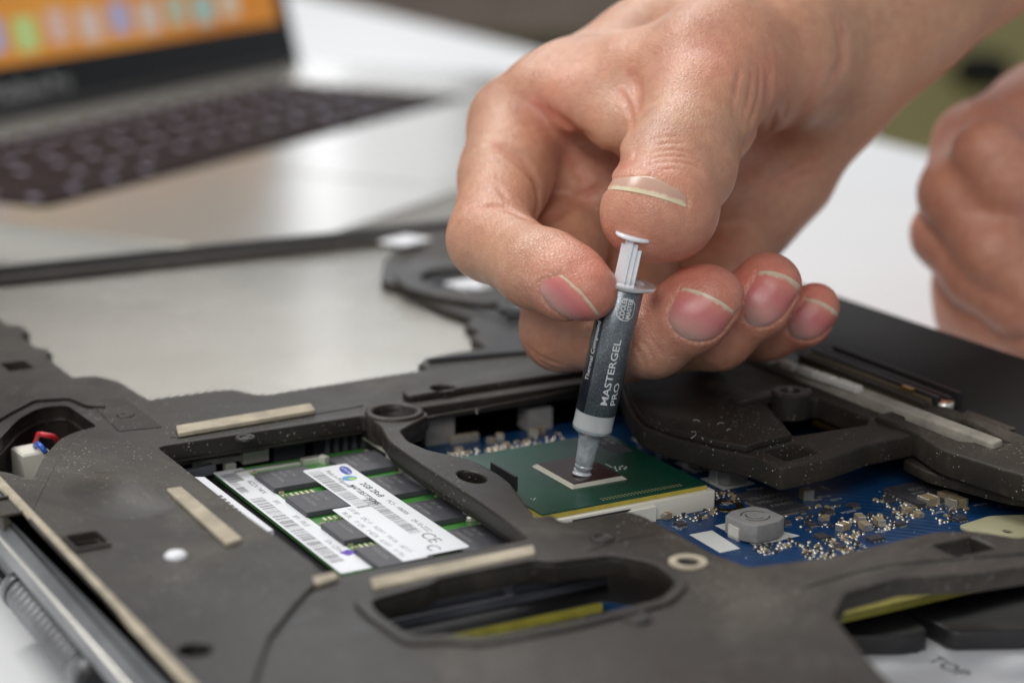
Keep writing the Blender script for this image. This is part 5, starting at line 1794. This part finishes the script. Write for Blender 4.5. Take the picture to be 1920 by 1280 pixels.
def H(y): return (889-y)*np.hypot(99, 448)/448*hpx


syr = thing('syringe', 'small grey syringe of thermal paste held upright over the processor', 'syringe', tuple(T0))


def cyl(r, phi, h):
    return T0+AX*h+(FR*math.cos(phi)+RT*math.sin(phi))*r


def lathe_s(name, prof, mat, n=48, cap=False, ang=35):
    mb = MB(); mb.lathe(prof, T0, AX, n, cap=cap)
    o = mb.build(name, mat, syr, True); smooth_by_angle(o.data, ang)
    return o


lathe_s('nozzle', [(0.9, H(881)), (1.45, H(880)), (1.7, H(877)), (1.85, H(872)), (1.72, H(869)), (1.86, H(866)), (1.95, H(855)), (2.08, H(835)), (2.3, H(816)), (2.5, H(812)), (3.3, H(806)), (3.85, H(802)), (3.98, H(797))], M['nozzle'])
lathe_s('barrel_end', [(3.98, H(797)), (4.0, H(794)), (3.92, H(792)), (3.92, H(764))], M['barrel_end'])
H0s, H1s = H(766), H(535)
nphi = 64
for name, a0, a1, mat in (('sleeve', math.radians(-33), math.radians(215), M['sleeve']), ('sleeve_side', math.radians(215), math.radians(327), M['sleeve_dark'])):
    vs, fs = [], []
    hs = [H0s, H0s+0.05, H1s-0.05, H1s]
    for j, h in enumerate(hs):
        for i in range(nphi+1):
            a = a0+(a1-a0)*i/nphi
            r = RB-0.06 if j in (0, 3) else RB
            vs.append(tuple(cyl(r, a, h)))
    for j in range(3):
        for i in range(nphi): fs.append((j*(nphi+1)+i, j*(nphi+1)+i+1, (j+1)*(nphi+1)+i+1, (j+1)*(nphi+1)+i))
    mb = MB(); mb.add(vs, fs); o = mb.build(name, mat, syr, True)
lathe_s('barrel', [(3.95, H(765)), (3.95, H(531))], M['barrel_end'])
# flange: flat oval collar with two wings
vs, fs = [], []
n = 48
def fl(a, k): 
    rx, ry = 6.3, 5.0
    return RT*math.cos(a)*rx*k+FR*math.sin(a)*ry*k
hf = H(527)
for (k, h) in ((0.66, -0.8), (0.72, -0.5), (0.97, -0.42), (1.0, -0.2), (1.0, 0.15), (0.97, 0.36), (0.62, 0.42), (0.6, 0.0), (0.55, -0.8)):
    for i in range(n): vs.append(tuple(T0+AX*(hf+h)+fl(2*math.pi*i/n, k)))
for j in range(8):
    for i in range(n): fs.append((j*n+i, j*n+(i+1) % n, (j+1)*n+(i+1) % n, (j+1)*n+i))
mb = MB(); mb.add(vs, fs); o = mb.build('flange', M['flange'], syr, True); smooth_by_angle(o.data, 40)
# plunger: cross shaped rod and thumb disc
mb = MB()
def bar(w, t, h0, h1, ph):
    d1 = RT*math.cos(ph)+FR*math.sin(ph); d2 = -RT*math.sin(ph)+FR*math.cos(ph)
    vs = [tuple(T0+AX*h+d1*a*w/2+d2*b*t/2) for h in (h0, h1) for a, b in ((-1, -1), (1, -1), (1, 1), (-1, 1))]
    mb.add(vs, [(3, 2, 1, 0), (4, 5, 6, 7), (0, 1, 5, 4), (1, 2, 6, 5), (2, 3, 7, 6), (3, 0, 4, 7)])
bar(4.1, 0.85, H(600), H(444), 0.15)
bar(4.1, 0.85, H(600), H(444.1), 0.15+math.pi/2)
bar(2.6, 2.6, H(600), H(444.2), 0.15)
mb.build('plunger', M['white_plastic'], syr)
lathe_s('plunger_disc', [(0.2, H(446)), (3.45, H(446)), (3.7, H(444)), (3.7, H(441)), (3.5, H(439)), (0.2, H(438.5))], M['white_plastic'])


def wrap_text(txt, size, h0, phi0, name='lettering', bold=0.0, space=1.0, xs=1.0, r=RB+0.03, mat=None):
    """text running up the barrel, its top to the left"""
    vv, ff = text_mesh(txt, size, space, bold, xs)
    bm = bmesh.new()
    vl = [bm.verts.new((p[0], p[1], 0)) for p in vv]
    for f in ff:
        try: bm.faces.new([vl[i] for i in f])
        except ValueError: pass
    y0, y1 = vv[:, 1].min(), vv[:, 1].max()
    k = max(2, int((y1-y0)/0.25))
    for i in range(1, k):
        g = bm.verts[:]+bm.edges[:]+bm.faces[:]
        bmesh.ops.bisect_plane(bm, geom=g, plane_co=(0, y0+(y1-y0)*i/k, 0), plane_no=(0, 1, 0))
    bm.verts.ensure_lookup_table(); bm.verts.index_update()
    vs = [tuple(cyl(r, phi0-(v.co.y)/r, h0+v.co.x)) for v in bm.verts]
    fs = [tuple(v.index for v in f.verts) for f in bm.faces]
    bm.free()
    mb = MB(); mb.add(vs, fs)
    return mb.build(name, mat or M['print'], syr)


r_ = math.radians
wrap_text('MASTERGEL', 1.95, H(744), r_(27), bold=0.022, xs=1.30)
wrap_text('PRO', 1.95, H(744), r_(56), bold=0.022, xs=1.28)
wrap_text('Thermal Compound', 1.45, H(708), r_(-43), bold=0.01, xs=1.02)
wrap_text('COOLER', 1.40, H(583)-0.1, r_(19), bold=0.03, xs=0.80)
wrap_text('MASTER', 1.40, H(585)+0.3, r_(37), bold=0.03, xs=0.80)
# badge outline
hex_ = [(-2.25, -0.75), (-2.25, 0.75), (-1.35, 1.85), (1.35, 1.85), (2.25, 0.75), (2.25, -0.75), (1.35, -1.85), (-1.35, -1.85)]
hex_ = rounded(hex_, 0.5, 3)
hc, pc = (H(588)+H(544))/2, r_(22)
N = len(hex_)
vs = []
for k in (1.0, 0.93):
    for x, y in hex_:
        vs.append(tuple(cyl(RB+0.03, pc-(y*k*0.97)/RB, hc+x*k*0.98)))
fs = [(i, (i+1) % N, N+(i+1) % N, N+i) for i in range(N)]
mb = MB(); mb.add(vs, fs); mb.build('badge_outline', M['print'], syr)
# paste
mb = MB()
mb.lathe([(0.3, -0.1), (1.9, -0.08), (2.0, 0.15), (1.75, 0.4), (1.6, 0.6), (1.78, 0.85), (1.65, 1.15), (1.3, 1.45), (0.9, 1.6)], at(1091, 888, 0.80), (0.12, 0.0, 1), n=28)
tag(mb.build('paste_drop', M['paste'], None, True), 'drop of grey thermal paste between the nozzle and the die', 'thermal paste')

# ------------------------------------------------------------------ hands
HSTEP, HLEV = 1.8, 2
hand = link_mesh('hand', build_hand(), M['skin'], None, True)
tag(hand, 'right hand pressing the syringe plunger with its thumb, palm turned to the viewer', 'hand')
for k in NAILS:
    o = link_mesh('fingernail', nail_mesh(k), M['thumbnail' if k == 'thumb' else 'nail'], hand, True)
    smooth_by_angle(o.data, 50)
    if k == 'thumb': o['label'] = 'short thumbnail seen edge on'

FI = [
    [(D(2050, 164, 545), 14), (D(1835, 276, 505), 11.5), (D(1800, 364, 492), 10.0), (D(1860, 474, 486), 8.5), (D(1935, 554, 486), 7.5)],
    [(D(2060, 264, 550), 14), (D(1835, 349, 512), 10.5), (D(1775, 439, 500), 8.6), (D(1832, 514, 492), 8.2), (D(1900, 574, 488), 7.4)],
    [(D(2080, 374, 555), 13), (D(1860, 444, 520), 10.0), (D(1815, 524, 508), 8.4), (D(1850, 584, 500), 7.8), (D(1915, 614, 496), 7.0)],
]
def fist_sdf(P):
    out = None
    for F in FI:
        f = limb(P, F, 3.0)
        out = f if out is None else smin(out, f, 1.0)
    pal = limb(P, [(D(1960, 290, 535), 22), (D(2150, 260, 560), 26), (D(2500, 150, 620), 30)], 8)
    out = smin(out, pal, 9)
    th = limb(P, [(D(2060, 460, 530), 15), (D(1935, 430, 500), 10.5), (D(1880, 330, 484), 9.5), (D(1850, 285, 482), 8.5)], 4)
    out = smin(out, th, 3)
    out = smin(out, limb(P, [(D(1990, 600, 520), 14), (D(1830, 590, 510), 9), (D(2150, 500, 545), 18)], 6), 6)
    return out


pts = np.array([p for F in FI for p, r in F]+[D(2500, 150, 620), D(2060, 640, 530)])
me = body_mesh('hand', in_blocks(fist_sdf), pts.min(0)-34, pts.max(0)+34, 2.4, 1)
attr(me, 'redness', np.full(len(me.vertices), 0.35)); attr(me, 'dryness', np.zeros(len(me.vertices)))
tag(link_mesh('hand', me, M['skin'], None, True), 'blurred closed left hand at the right edge of the picture', 'hand')
